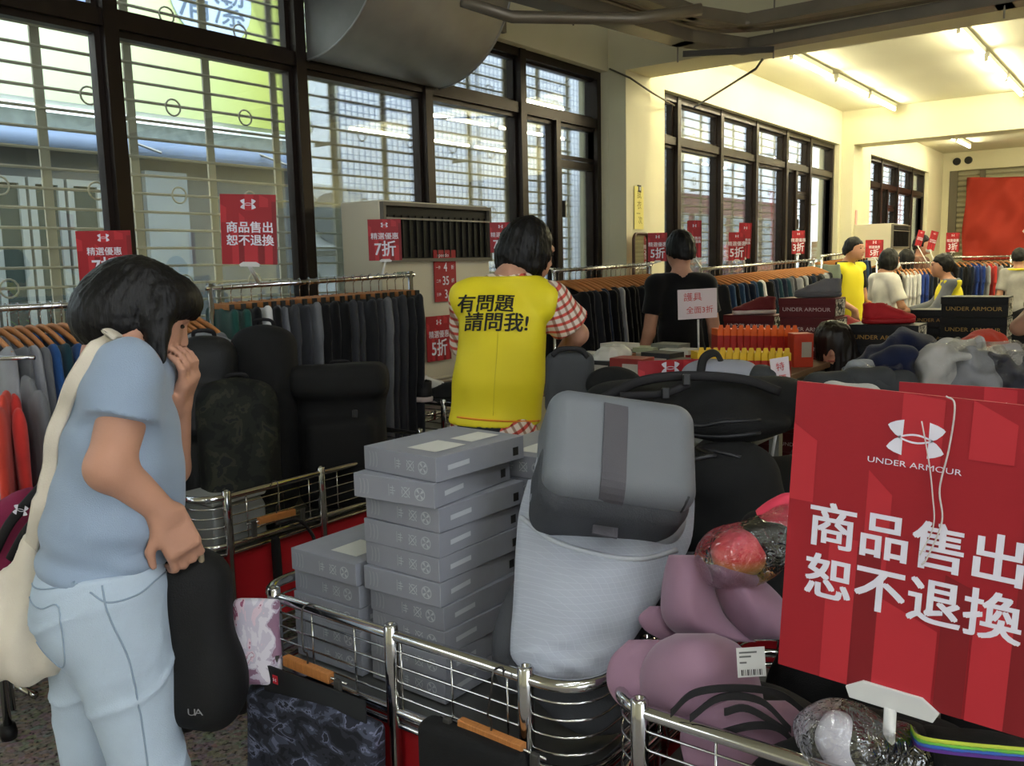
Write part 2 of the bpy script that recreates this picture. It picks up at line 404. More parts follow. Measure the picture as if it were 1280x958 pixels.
# red cloth banner on the shutter
def banner():
    n = 40; V = []; F = []
    y0, y1, z0, z1 = 3.42, .6, 1.42, 3.06
    for i in range(n+1):
        for j in range(n+1):
            u, v = i/n, j/n; y = y0+(y1-y0)*u; z = z0+(z1-z0)*v-.06*math.sin(math.pi*u)*v
            d = .06*math.sin(16*(u*1.6+(1-v)*.7))*math.exp(-1.2*u)+.045*math.sin(9*(u*1.5+v*1.2)+2)+.02*math.sin(33*u+6*v)
            V.append((19.97-abs(.09+d), y+.02*math.sin(5*v), z))
    for i in range(n):
        for j in range(n): a = i*(n+1)+j; F.append((a, a+1, a+n+2, a+n+1))
    t = wthing('hanging_banner', 'large creased red cloth banner hung over the roller shutter', 'banner', (19.95, 2, 1.42))
    o = wb(MB().add(V, F), 'cloth', M('banner_red', 'a83426', .8, bump=.2, bs=8), t, True)
    md = o.modifiers.new('thick', 'SOLIDIFY'); md.thickness = .004
    mb = MB(); emblem(mb, 1.5, (19.75, 1.62, 2.27), (0, -1, 0), (0, 0, 1)); wb(mb, 'emblem', white, t)
banner()
# ------------------------------------------------------------------ windows
def frame_rect(mb, x0, x1, z0, z1, w, y0, y1):
    mb.span((x0, y0, z0), (x0+w, y1, z1)); mb.span((x1-w, y0, z0), (x1, y1, z1)); mb.span((x0+w, y0, z0), (x1-w, y1, z0+w)); mb.span((x0+w, y0, z1-w), (x1-w, y1, z1))
def window(n, x0, x1, mull, door):
    z0, z1, zt = 1.2, 3.12, 2.66
    o = MB(); frame_rect(o, x0, x1, z0, z1, .06, 3.94, 4.06); root = struct(o.build('window_%d' % n, brown))
    MB().span((x0, 3.945, zt), (x1, 4.055, zt+.075)).build('transom', brown, root)
    xs = [x0]+mull+[x1]
    for x in mull: MB().span((x-.035, 3.93, z0), (x+.035, 4.06, z1)).build('mullion', brown, root)
    for i in range(len(xs)-1):
        a = xs[i]+.03; b = xs[i+1]-.03
        s = MB(); frame_rect(s, a, b, zt+.07, z1-.05, .028, 3.985, 4.03); p = s.build('sash', brown, root)
        MB().span((a+.02, 4.005, zt+.09), (b-.02, 4.011, z1-.07)).build('pane', glass, p)
        if i == door:
            c = a+(b-a)*.42
            MB().span((c-.03, 3.94, z0), (c+.03, 4.05, zt)).build('mullion', brown, root)
            for (p0, p1, q0, q1, ww) in ((a, c-.03, z0+.05, zt, .03), (c+.03, b, zt-.28, zt, .03), (c+.03, b, z0+.05, zt-.29, .06)):
                s = MB(); frame_rect(s, p0, p1, q0, q1, ww, 3.975, 4.03); p = s.build('sash', brown, root)
                MB().span((p0+.02, 4.005, q0+.02), (p1-.02, 4.011, q1-.02)).build('pane', glass, p)
            MB().box((c+.09, 3.96, 1.98), (.02, .04, .13)).build('window_handle', steel, root)
        else:
            s = MB(); frame_rect(s, a, b, z0+.05, zt, .03, 3.975, 4.03); p = s.build('sash', brown, root)
            MB().span((a+.02, 4.005, z0+.07), (b-.02, 4.011, zt-.02)).build('pane', glass, p)
    return root
window(1, -2.12, 6.6, [-1.02, .08, 1.18, 2.28, 3.38, 4.43, 5.48], 7)
window(2, 7.63, 13.02, [8.07, 9.1, 10.1, 11.1, 12.0], 4)
window(3, 14.64, 18.72, [15.58, 16.67, 17.72], 1)
barm = M('grille_paint', 'a39b86', .55, metal=.1)
def grille(x0, x1, lab, rings=True):
    t = thing('window_grille', lab, 'grille', (x0, 4.25, 1.0))
    L = x1-x0; hb = MB().tube([(0, 0, 0), (L, 0, 0)], .008, 6).mesh('bar'); hb.materials.append(barm)
    vb = MB().box((0, .012, 1.1), (.045, .012, 2.3)).mesh('upright'); vb.materials.append(barm)
    for k in range(25): obj('cross_bar', hb, None, t, (0, 0, .03+k*.092))
    k0 = math.ceil((x0-2.09)/.45)
    a = np.linspace(0, 2*math.pi, 14, endpoint=False)
    rg = MB().tube([(.042*math.cos(q), 0, .042*math.sin(q)) for q in a], .005, 5, closed=True).mesh('ring', True); rg.materials.append(barm)
    for bx in np.arange(.15, L, 1.3):
        for bz in (.2, 1.3, 2.15): MB().span((bx-.01, -.101, bz-.01), (bx+.01, .02, bz+.01)).build('wall_bracket', barm, t)
    k = k0
    while 2.09+.45*k < x1:
        x = 2.09+.45*k-x0; obj('upright', vb, None, t, (x, 0, 0))
        if rings:
            for z in (.49, .95, 1.40, 1.86): obj('ring', rg, None, t, (x+.225, -.012, z))
        k += 1
grille(1.0, 6.62, 'pale metal security grille with small rings outside the nearest windows')
grille(7.6, 13.0, 'pale metal security grille outside the second set of windows')
grille(14.6, 18.7, 'pale metal security grille outside the farthest windows', False)
# ------------------------------------------------------------------ outside
conc = M('shaded_concrete', '54595a', .9, bump=.2, bs=12, var=.25, vs=2.5)  # grey darkened in the colour to stand in for the covered alley's shade
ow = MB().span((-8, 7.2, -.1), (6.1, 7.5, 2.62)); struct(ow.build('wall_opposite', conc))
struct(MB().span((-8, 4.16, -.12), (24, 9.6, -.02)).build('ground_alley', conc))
_a, _b = PY(180, 200, 7.14), PY(232, 200, 7.14); MB_ = MB().span((_a[0], 7.14, .6), (_b[0], 7.199, 2.42)); tag(MB_.build('wall_panel', M('grey_panel', '7f898d', .6, var=.08, vs=3)), 'pale grey metal panel on the grey wall outside the window', 'panel')  # panel grey lowered along with the wall, for the same alley shade
t = thing('awning', 'long blue grey metal awning edge outside the windows', 'awning', (-2, 7.1, 2.5))
MB().tube([(0, -.06, .09), (8.0, -.06, .09)], .085, 12).build('roll', M('awning_blue', '8ea2c4', .5, var=.08, vs=3), t, True)
MB().span((0, -.02, .14), (8.0, .09, .30)).build('flashing', M('flashing', '8c9692', .5, var=.2, vs=14), t)
for k in range(6): MB().tube([(.8+k*1.3, .0, .2), (1.1+k*1.3, -.3, .03)], .012, 6).build('strut', steel, t)
def lime():
    m = M('sign_lime', 'd4e68a', .4); n, l = nodes(m); b = n['Principled BSDF']; tc = n.new('ShaderNodeTexCoord'); sp = n.new('ShaderNodeSeparateXYZ'); l.new(tc.outputs['Object'], sp.inputs[0])
    r = n.new('ShaderNodeValToRGB'); mp = n.new('ShaderNodeMapRange'); mp.inputs[1].default_value = 0; mp.inputs[2].default_value = 6; l.new(sp.outputs[0], mp.inputs[0]); l.new(mp.outputs[0], r.inputs[0])
    e = r.color_ramp.elements; e[0].position = .3; e[0].color = (*lin('f4f8ea'), 1); e[1].position = .92; e[1].color = (*lin('bfca62'), 1); q = e.new(.68); q.color = (*lin('dbe8b8'), 1)
    l.new(r.outputs[0], b.inputs['Base Color']); return m
t = wthing('shop_signboard', 'big lime green and white shop signboard outside the nearest windows', 'signboard', (0, 7.0, 2.85))
wb(MB().span((0, 6.95, 2.87), (6.05, 7.15, 4.9)), 'board', lime(), t)
a = np.linspace(0, 2*math.pi, 28, endpoint=False)
bc = PY(265, 12, 6.94)
wb(MB().prism([(.42*math.cos(q), .42*math.sin(q)) for q in a], .012, (bc[0], 6.945, bc[2]+.12), (1, 0, 0), (0, 0, 1)), 'blue_disc', M('disc_blue', 'c3d6f2', .5), t)
wb(MB().span((2.2, 6.93, 3.48), (4.05, 6.949, 4.8)), 'blue_field', M('field_blue', '8ba0d8', .5), t)
mb = MB(); pass
for k_, ch_ in enumerate('清潔'): mb = MB(); put_text(mb, ch_, .36, (bc[0]-.18+.36*k_, 6.925, bc[2]+.02), (1, 0, 0), (0, 0, 1), .0, lift=0); wb(mb, 'letter', M('sign_ink', '5c6f86', .6), t)
t = wthing('opposite_shop_window', 'dim shop window with pale frames across the alley at the far left', 'window', A(PY(60, 330, 7.15)[0], 7.15, .9))
for k_ in range(4):
    xa, xb = PY(-60+k_*48, 260, 7.15)[0], PY(-60+k_*48+44, 260, 7.15)[0]; m_ = MB(); frame_rect(m_, xa, xb, 1.0, 2.3, .05, 7.12, 7.19); f_ = wb(m_, 'frame', M('opp_frame', '8d938f', .5), t); WORLD[f_.name] = WORLD[t.name]; wb(MB().span((xa+.04, 7.15, 1.04), (xb-.04, 7.16, 2.26)), 'pane', M('opp_pane', '3d4744', .15), f_)
# pale tiled building behind a wire screen to the right
struct(MB().span((6.15, 8.2, -.1), (24, 8.5, 6)).build('wall_far', M('pale_wall', 'eef3fb', .8, var=.05, vs=1)))
t = thing('wire_screen', 'fine wire mesh screen standing in the bright alley outside', 'screen', (6.12, 6.6, 0))
ms = MB()
for i in range(56): ms.span((i*.08, 0, 0), (i*.08+.010, .008, 4.6))
for k in range(66): ms.span((0, .008, k*.07), (4.5, .014, k*.07+.008))
o = ms.build('mesh', M('mesh_blue', '9aa7c0', .5), t); o['kind'] = 'stuff'
for x in (0, 2.2, 4.45): MB().tube([(x, .03, -.02), (x, .03, 4.7)], .025, 8).build('post', steel, t, True)
t = thing('outdoor_condenser', 'grey outdoor air conditioner unit behind the wire screen', 'air conditioner', (6.6, 7.75, 1.75))
MB().span((0, 0, 0), (.95, .4, .75)).build('housing', M('cond_white', 'c8cdd0', .5), t, bevel=.02)
MB().lathe([(.28, -.03), (.28, 0)], (.38, 0, .37), axis=1).build('fan_guard', M('cond_grille', '62676c', .5), t)
MB().span((-.1, .05, -.06), (1.05, .42, 0)).build('bracket', steel, t)
t = thing('brick_facade', 'reddish brown tiled building front outside the second windows', 'building', (13, 8.0, 0))
wb_ = MB().span((0, 0, 0), (9, .15, 2.9)); wb_.build('wall', M('red_tile', '7b5550', .8, var=.15, vs=3), t)
for k in range(9):
    f = MB().span((.3+k*.95, -.03, 1.4), (.95+k*.95, 0, 2.5)).build('window', M('far_frame', '9aa0a2', .5), t); MB().span((.36+k*.95, -.04, 1.46), (.89+k*.95, -.031, 2.44)).build('pane', M('far_pane', '59636a', .15), f)
# ------------------------------------------------------------------ ceiling tubes
tubem = emit('lamp_tube', 'fff6d2', TUBE_POWER); tubec = emit('lamp_tube_cool', 'eef4ff', TUBE_POWER); batt = M('batten_white', 'd8d6c4', .5)
def lamp(x, y, z, lab):
    t = thing('ceiling_tube_light', lab, 'ceiling light', (x, y, z), group='fluorescent ceiling battens')
    MB().box((0, 0, .045), (1.24, .05, .05)).build('batten', batt, t)
    for s in (-1, 1): MB().box((s*.61, 0, .005), (.025, .03, .05)).build('lamp_holder', batt, t)
    MB().tube([(-.595, 0, -.005), (.595, 0, -.005)], .015, 10).build('tube', tubec if x < 3 else tubem, t, True)
    MB().tube([(0, 0, .07), (0, 0, .08)], .01, 6).build('mount', batt, t)
rows = {3.13: 'row beside the windows', 1.64: 'second row from the windows', .15: 'third row from the windows', -1.4: 'fourth row from the windows'}
for y, rn in rows.items():
    for b, xs in (('middle bay', (8.0, 9.5, 10.1+.85, 12.3)), ('far bay', (14.6, 16.2, 17.8))):
        for i, x in enumerate(xs):
            lamp(x, y, 3.50, '%s lit ceiling tube in the %s, %s' % (ORD[i], b, rn))
for y in (.15, -1.4):
    for i, x in enumerate((-3.2, -1.2, .8)): lamp(x, y, 3.50, '%s lit ceiling tube of the near bay, line %s' % (ORD[i], {.15: 'over the camera', -1.4: 'right of the camera'}[y]))
# ------------------------------------------------------------------ galvanised hood on the window wall
galv = M('galvanised', 'a3a29e', .42, metal=.7, bump=.05, bs=6, var=.12, vs=4)
t = wthing('ventilation_hood', 'galvanised sheet metal duct with curved underside above the windows', 'duct', (3.39, 3.86, 2.68))
prof = [(3.925, 3.57), (3.925, 2.70)]+[(3.93-.62*math.sin(q), 3.30-.60*math.cos(q)) for q in np.linspace(.05, math.pi/2, 14)]+[(3.31, 3.57)]
mb = MB(); n = len(prof); V = [(x, y, z) for x in (3.42, 4.52) for y, z in prof]
mb.add(V, [(i, i+1, n+i+1, n+i) for i in range(n-1)]+[(n-1, 0, n, 2*n-1)]); wb(mb, 'skin', galv, t, True)
gd = M('galv_dark', '7b7a76', .5, metal=.6, var=.2, vs=5); wb(MB().add([(3.415, y, z) for y, z in prof], [tuple(range(n))]), 'end_plate', gd, t); wb(MB().add([(4.525, y, z) for y, z in prof], [tuple(range(n))[::-1]]), 'end_plate', gd, t)
for x in (3.42, 4.52): wb(MB().tube([(x, y, z) for y, z in prof[1:-1]], .008, 6), 'seam', galv, t, True)
t = wthing('wall_conduit_box', 'grey vertical cable duct on the wall beside the curved hood', 'duct', (4.85, 3.85, 3.2))
q = PY(625, 40, 3.85)
wb(MB().span((q[0]-.05, 3.83, q[2]), (q[0]+.05, 3.868, 3.579)), 'cover', M('grey_paint', '7b7363', .6), t); wb(MB().span((q[0]-.16, 3.845, q[2]+.04), (q[0]-.1, 3.868, 3.579)), 'side_run', MATS['grey_paint'], t)
# ------------------------------------------------------------------ cable trays
trm = M('tray_metal', '837a6c', .42, metal=.55, var=.1, vs=5)
t = wthing('cable_tray', 'grey metal cable trays and conduits hung below the near beam', 'cable tray', (6.2, 2.6, 2.95))
def tray(pts, w, name):
    p = np.array(pts, float); mb = MB()
    for i in range(len(p)-1):
        d = p[i+1]-p[i]; L = np.linalg.norm(d); a = math.atan2(d[1], d[0]); c = (p[i]+p[i+1])/2; R = rz(a)
        mb.box(c, (L+w*.6, w, .012), R)
        for s in (-1, 1): mb.box(c+R@A(0, s*w/2, .035), (L+w*.5, .012, .075), R)
    return wb(mb, name, trm, t)
tray([(4.05, 3.02, 3.02), (5.75, 2.78, 3.02), (6.28, 2.55, 3.02), (6.22, .9, 3.02), (6.2, -2.5, 3.02)], .16, 'lower_tray')
tray([(4.4, 2.72, 3.10), (5.5, 2.62, 3.10), (5.95, 2.42, 3.10), (5.95, .9, 3.10), (5.95, -2.5, 3.10)], .12, 'upper_tray')
for k, (dy, r) in enumerate(((0, .022), (.06, .018), (.11, .022))):
    wb(MB().tube(spline([(4.3, 2.88-dy, 3.11), (5.45, 2.75-dy, 3.11), (6.0-dy, 2.5-dy, 3.11), (6.12-dy, 1.5, 3.11), (6.1-dy, -2.4, 3.11)], 8), r, 8), 'conduit', trm, t, True)
wb(MB().tube(spline([(6.05, 2.4, 3.2), (6.1, 1.5, 3.13), (6.12, .9, 3.2), (6.1, .2, 3.12), (6.1, -1, 3.2)], 8), .012, 6), 'cable', black, t, True)
wb(MB().box((6.05, 2.58, 2.985), (.62, .035, .035), rz(-1.05)), 'hanger_bar', M('dark_bar', '3a352e', .5, metal=.5), t)
for x, y in ((6.28, 2.34), (5.92, 2.9), (6.2, .9), (4.6, 2.93)): wb(MB().tube([(x, y, 2.94), (x, y, 3.579)], .006, 5), 'drop_rod', trm, t)
wb(MB().tube([(3.9, 3.2, 2.98), (4.15, 3.05, 2.92), (4.75, 2.6, 2.95), (5.0, 2.3, 3.0)], .035, 8), 'bent_conduit', trm, t, True)
q0, q1, q2, q3 = PX(953, 74, 6.24), PX(945, 86, 6.3), PY(868, 134, 3.86), PY(858, 140, 3.8)
t = wthing('hanging_cable', 'thin bent cable conduit hanging from the tray to the second windows', 'cable', q3)
wb(MB().tube([q0, q1, q2], .009, 6), 'cable', M('cable_grey', '57503f', .6), t, True)
q0, q1 = PX(762, 86, 6.58), PY(843, 132, 3.84)
t = wthing('wall_cable', 'thin cable running from the near column across to the windows behind', 'cable', q1)
wb(MB().tube([q0, PX(785, 98, 6.57)+A(-.0, -.02, 0), PY(815, 116, 3.66), q1], .008, 6), 'cable', MATS['cable_grey'], t, True)
# ------------------------------------------------------------------ package air conditioners
def aircon(loc, w, d, h, lab):
    t = thing('air_conditioner', lab, 'air conditioner', loc)      # origin: front left bottom corner, +x along the wall
    ivory = M('ac_ivory', 'cfc7b0', .5, var=.03, vs=2)
    MB().span((0, 0, 0), (w, d, h)).build('cabinet', ivory, t, bevel=.008)
    MB().span((.02, -.006, h-.33), (w-.02, -.0, h-.025)).build('outlet', M('ac_black', '0b0b0b', .6), t)
    g = MB(); frame_rect(g, .005, w-.005, h-.345, h-.01, .02, -.03, .0); g.build('outlet_frame', M('ac_frame', '6a6459', .5), t)
    for k in range(16): MB().box((.05+k*(w-.1)/15, -.012, h-.2), (.006, .012, .24)).build('vane', M('ac_vane', '0d0d0d', .5), t)
    MB().span((.02, -.03, h-.105), (w-.02, -.022, h-.095)).build('trim_strip', M('ac_trim', '8a8478', .4), t)
    for k in range(34): MB().box((w/2, -.012, .08+k*.024), (w-.06, .02, .010), rx(.5)).build('louvre', ivory, t)
    MB().span((.12, -.004, h-.42), (.2, 0, h-.40)).build('maker_plate', M('ac_plate', '6a7a6a', .4), t)
aircon((3.55, 3.6-.05, 0), .98, .31, 1.92, 'tall ivory floor air conditioner with a black outlet in front of the windows')
q = PY(1100, 282, 3.4)
aircon((q[0]-.2, 3.2, 0), 1.0, .6, 2.0, 'tall ivory floor air conditioner at the far windows')
# ================================================================== people
skin = M('skin', 'bb8b73', .55, bump=.1, bs=300, var=.06, vs=12, spec=.35)
hairm = M('black_hair', '0b0909', .5, bump=.7, bs=90, stretch=(1, 1, .08), spec=.3)
def strands(H, c, R, amp=.0022, n=46):
    m = np.abs(H.V) < .02; p = (H.lo+np.argwhere(m)*H.res-c)@R; th = np.arctan2(p[:, 1], p[:, 0]); H.V[m] += amp*(np.sin(th*n+p[:, 2]*25)+.6*np.sin(th*n*.43+2+p[:, 2]*11)+.5*np.sin(th*n*1.7))
eyem = M('eye_dark', '120d0a', .2); lipm = M('lips', '9d5a50', .5)
def unit(v): v = np.asarray(v, float); return v/np.linalg.norm(v)
def frame(f, u):
    u = unit(u); f = unit(np.asarray(f, float)-u*(np.asarray(f, float)@u)); return np.stack([f, np.cross(u, f), u], 1)   # columns forward, left, up
def hand(F, w, d, n, s=1.0, curl=.6, side=1, thumb=.9, spread=.12, k=.012):
    """w wrist, d finger direction, n palm normal (towards the palm side), side=+1 left hand"""
    d = unit(d); n = unit(np.asarray(n, float)-d*(np.asarray(n, float)@d)); x = np.cross(n, d)*side*-1     # x towards the thumb
    pc = w+d*.045*s; F.rbox(pc, A(.05, .040, .0165)*s, .014*s, np.stack([d, x, n], 1), k=.02)
    L = [.074, .082, .076, .06]
    for i in range(4):
        o = (1.5-i)*.0195*s; b = w+d*.088*s+x*o; c1 = curl*.55; a1 = unit(d*math.cos(c1)+n*math.sin(c1)+x*spread*(1.5-i)*.3)
        m1 = b+a1*L[i]*.45*s; c2 = curl*1.5; a2 = unit(d*math.cos(c2)+n*math.sin(c2)); m2 = m1+a2*L[i]*.32*s; c3 = curl*2.2; a3 = unit(d*math.cos(c3)+n*math.sin(c3)); e = m2+a3*L[i]*.26*s
        F.cone(b-d*.01*s, m1, .0095*s, .0088*s, k=.006); F.cone(m1, m2, .0088*s, .008*s, k=.004); F.cone(m2, e, .008*s, .007*s, k=.004)
    b = w+d*.028*s+x*.03*s; m1 = b+unit(d*.7+x*.75+n*.35*thumb)*.042*s; e = m1+unit(d*.95+x*.15+n*.45*thumb)*.034*s
    F.cone(b, m1, .0135*s, .0105*s, k=.012); F.cone(m1, e, .0105*s, .008*s, k=.004)
def head(F, c, R, s=1.0, ears=True):
    q = lambda x, y, z: c+R@(A(x, y, z)*s)
    F.ell(c, A(.094, .074, .108)*s, R, k=.02); F.ell(q(.028, 0, -.062), A(.058, .05, .052)*s, R, k=.03); F.ell(q(.05, 0, -.03), A(.045, .058, .055)*s, R, k=.02)
    F.cone(q(.09, 0, .008), q(.105, 0, -.027), .008*s, .013*s, k=.012); F.ell(q(.083, 0, .03), A(.016, .05, .012)*s, R, k=.015)
    F.ell(q(.084, 0, -.062), A(.012, .024, .012)*s, R, k=.01); F.ell(q(.07, 0, -.098), A(.018, .02, .014)*s, R, k=.015)
    for y in (-1, 1):
        F.ell(q(.1, .03*y, .008), A(.012, .017, .012)*s, R, k=.012, op='s')
        if ears: F.ell(q(-.004, .076*y, -.012), A(.02, .009, .032)*s, R, k=.008)
def face_parts(t, c, R, s=1.0, lips=True):
    q = lambda x, y, z: c+R@(A(x, y, z)*s)
    for y in (-1, 1):
        F = Field(q(.082, .03*y, .008)-.03, q(.082, .03*y, .008)+.03, .003); F.ell(q(.083, .03*y, .008), A(.008, .014, .006)*s, R, k=0); F.build('eye', eyem, t)
        F = Field(q(.085, .03*y, .03)-.04, q(.085, .03*y, .03)+.04, .003); F.cone(q(.092, .014*y, .029), q(.083, .047*y, .032), .005*s, .003*s, k=0); F.build('eyebrow', hairm, t)
    if lips:
        F = Field(q(.09, 0, -.06)-.04, q(.09, 0, -.06)+.04, .003); F.ell(q(.092, 0, -.062), A(.008, .022, .008)*s, R, k=0); F.build('lips', lipm, t)
def bounds(pts, m): p = np.array(pts); return p.min(0)-m, p.max(0)+m
def pose(root, ang, h, **ov):
    """standing figure: local x forward, y left, z up, as fractions of the height"""
    d = dict(hd=(.01, 0, .932), nk=(-.015, 0, .845), ch=(0, 0, .735), wa=(.0, 0, .62), pe=(-.005, 0, .53), sl=(-.01, .094, .808), sr=(-.01, -.094, .808), el=(-.02, .125, .63), er=(-.02, -.125, .63),
             wl=(.03, .14, .485), wr=(.03, -.14, .485), hl=(0, .052, .5), hr=(0, -.052, .5), kl=(.01, .055, .28), kr=(.01, -.055, .28), al=(-.01, .055, .045), ar=(-.01, -.055, .045),
             hf=(1, 0, -.1), hu=(0, 0, 1), dl=(.2, 0, -1), dr=(.2, 0, -1), nl=(0, -1, 0), nr=(0, 1, 0))
    d.update(ov); R = rz(ang); J = {}
    for k, v in d.items():
        J[k] = R@A(*v) if k in ('hf', 'hu', 'dl', 'dr', 'nl', 'nr') else np.asarray(root, float)+R@(A(*v)*h)
    J['s'] = h/1.66; J['fw'] = R@A(1, 0, 0); return J
def torso(F, J, s, t=0.0, legs=False, wd=1.0):
    l = unit(J['sl']-J['sr']); u = unit(J['nk']-J['pe']); f = np.cross(l, u); R = np.stack([f, l, u], 1); Rp = frame(J['fw'], (0, 0, 1))
    F.ell(J['ch'], A(.105*s+t, (.142*s+t)*wd, .175*s), R, k=.05); F.ell(J['wa'], A(.098*s+t, (.132*s+t)*wd, .16*s), R, k=.05); F.ell(J['pe'], A(.108*s+t, (.16*s+t)*wd, .13*s), Rp, k=.05)
    for k in ('sl', 'sr'): F.ell(J[k]-A(0, 0, .005)*s, A(.050, .050, .046)*s+t*.8, None, k=.05)
    for k in ('sl', 'sr'): F.cone(J['nk']-u*.012*s, J[k], .043*s+t, .043*s+t, k=.03)
def build_person(name, label, J, top, bottom=None, hair='short', vest=None, mask=False, res=.009, hem=None, sleeve=.75, cat='person', shoes=True, vest_hem=None, extra=None, sleeve_w=.018, hands=True, curl=.6, topless=None):
    s = J['s']; root = A(*( (J['al']+J['ar'])/2)); root[2] = 0
    t = wthing(name, label, cat, root)
    pts = [J[k] for k in ('hd', 'nk', 'sl', 'sr', 'el', 'er', 'wl', 'wr', 'hl', 'hr', 'kl', 'kr', 'al', 'ar')]; lo, hi = bounds(pts, .2*s); lo[2] = max(lo[2], -.02)
    F = Field(lo, hi, res); torso(F, J, s)
    RH = frame(J['hf'], J['hu']); head(F, J['hd'], RH, s); F.cone(J['nk'], J['hd']-RH[:, 2]*.06*s-RH[:, 0]*.012*s, .056*s, .05*s, k=.03)
    for q, sd in (('l', 1), ('r', -1)):
        F.cone(J['s'+q], J['e'+q], .048*s, .039*s, k=.025); F.cone(J['e'+q], J['w'+q], .040*s, .027*s, k=.015)
        if hands: hand(F, J['w'+q], J['d'+q], J['n'+q], s*1.02, curl, sd)
        F.cone(J['h'+q], J['k'+q], .082*s, .054*s, k=.03); F.cone(J['k'+q], J['a'+q], .054*s, .036*s, k=.02); F.cone(J['a'+q]-A(0, 0, .005), J['a'+q]+J['fw']*.15*s-A(0, 0, .02), .04*s, .03*s, k=.02)
    F.build('body', skin, t, smooth=1)
    if not mask: face_parts(t, J['hd'], RH, s)
    else: face_parts(t, J['hd'], RH, s, lips=False)
    l_ = unit(J['sl']-J['sr'])
    # top
    T = Field(lo, hi, res*1.1); torso(T, J, s, .012*s)
    for q in 'lr':
        e = J['s'+q]+(J['e'+q]-J['s'+q])*min(sleeve, 1.0)
        if sleeve <= 1: T.cone(J['s'+q], e, .058*s+sleeve_w*.3, .048*s+sleeve_w, k=.03, cut=0)
        else:
            T.cone(J['s'+q], J['e'+q], .06*s, .052*s, k=.03); e = J['e'+q]+(J['w'+q]-J['e'+q])*(sleeve-1); T.cone(J['e'+q], e, .052*s, .042*s, k=.015, cut=0)
    T.noise(.009, 32, 3); hz = hem if hem is not None else J['pe'][2]-.06*s; T.plane((0, 0, hz), (0, 0, -1)); T.plane(J['nk']+A(0, 0, .012*s), (0, 0, 1))
    T.build('top', top, t)
    if bottom is not None:
        B = Field(lo, hi, res*1.1); Rp = frame(J['fw'], (0, 0, 1)); B.ell(J['pe'], A(.118, .165, .13)*s, Rp, k=.05)
        for q in 'lr': B.cone(J['h'+q], J['k'+q], .094*s, .066*s, k=.03); B.cone(J['k'+q], J['a'+q], .066*s, .052*s, k=.02, cut=0)
        B.noise(.004, 35, 8); B.plane((0, 0, J['pe'][2]+.06*s), (0, 0, 1)); B.build('trousers', bottom, t)
    if vest is not None:
        W = Field(lo, hi, res*1.1); torso(W, J, s, .026*s, wd=.98); hb = J['pe']-A(0, 0, .12)*s; W.cone(J['ch'], hb, .150*s, .172*s, k=.04, flat=(unit(np.cross(l_, (0, 0, 1))), .78)); vh = vest_hem if vest_hem is not None else J['pe'][2]-.1*s
        for q, sg in (('l', 1), ('r', -1)): W.ell(J['s'+q]+l_*sg*.075*s-A(0, 0, .06)*s, A(.09, .042, .10)*s, frame(J['fw'], (0, 0, 1)), k=.02, op='s')
        W.noise(.016, 16, 5); W.noise(.007, 38, 6); W.plane((0, 0, vh), (0, 0, -1)); W.plane(J['nk']+A(0, 0, .0), (0, 0, 1))
        o = W.build('vest', vest, t); t['_'] = 0; del t['_']; t_v = (o, W)
    else: t_v = None
    if shoes:
        for q in 'lr':
            S = Field(J['a'+q]-.2, J['a'+q]+.25, res); a = J['a'+q]; S.cone(a-A(0, 0, .012), a+J['fw']*.16*s-A(0, 0, .022), .048*s, .036*s, k=.02); S.plane((0, 0, .004), (0, 0, -1)); S.build('shoe', M('shoe_dark', '2b2b2d', .6), t)
    # hair
    c = J['hd']; q = lambda x, y, z: c+RH@(A(x, y, z)*s)
    H = Field(c-.32*s, c+.2*s, res*.8)
    H.ell(q(-.014, 0, .02), A(.104, .088, .112)*s, RH, k=.01)
    if hair == 'short':
        H.ell(q(-.03, 0, -.02), A(.088, .082, .09)*s, RH, k=.03); H.rbox(q(.115, 0, -.075), A(.085, .12, .115)*s, .03*s, RH, k=.02, op='s'); H.plane(q(-.06, 0, -.045), -RH[:, 2]+RH[:, 0]*.35)
    elif hair == 'bob':
        H.ell(q(-.02, 0, -.03), A(.105, .095, .10)*s, RH, k=.03); H.rbox(q(.115, 0, -.08), A(.085, .062, .125)*s, .03*s, RH, k=.02, op='s'); H.plane(q(0, 0, -.10), -RH[:, 2]+RH[:, 0]*.15)
    elif hair == 'long':
        H.cone(q(-.05, 0, 0), q(-.09, 0, -.22), .085*s, .06*s, k=.05); H.rbox(q(.115, 0, -.08), A(.085, .07, .13)*s, .03*s, RH, k=.02, op='s')
    elif hair == 'tied':
        H.rbox(q(.10, 0, -.07), A(.085, .12, .105)*s, .03*s, RH, k=.02, op='s'); H.plane(q(0, 0, -.07), -RH[:, 2]+RH[:, 0]*.3)
        H.ell(q(-.115, 0, .0), A(.03, .03, .03)*s, RH, k=.02); H.cone(q(-.12, 0, -.01), q(-.14, 0, -.16), .026*s, .014*s, k=.015)
    H.noise(.005, 85, 4); strands(H, c, RH, .0025, 40); H.build('hair', hairm, t)
    if mask:
        K = Field(c-.2, c+.2, res*.7); K.ell(q(.062, 0, -.05), A(.052, .062, .048)*s, RH, k=.01); K.plane(q(.035, 0, 0), -RH[:, 0]); K.build('face_mask', M('mask_white', 'e4e6e6', .8), t)
        for y in (-1, 1): wb(MB().tube([q(.05, .055*y, -.04), q(.0, .078*y, -.02)], .0025, 5), 'ear_loop', MATS['mask_white'], t)
    return t, RH, t_v
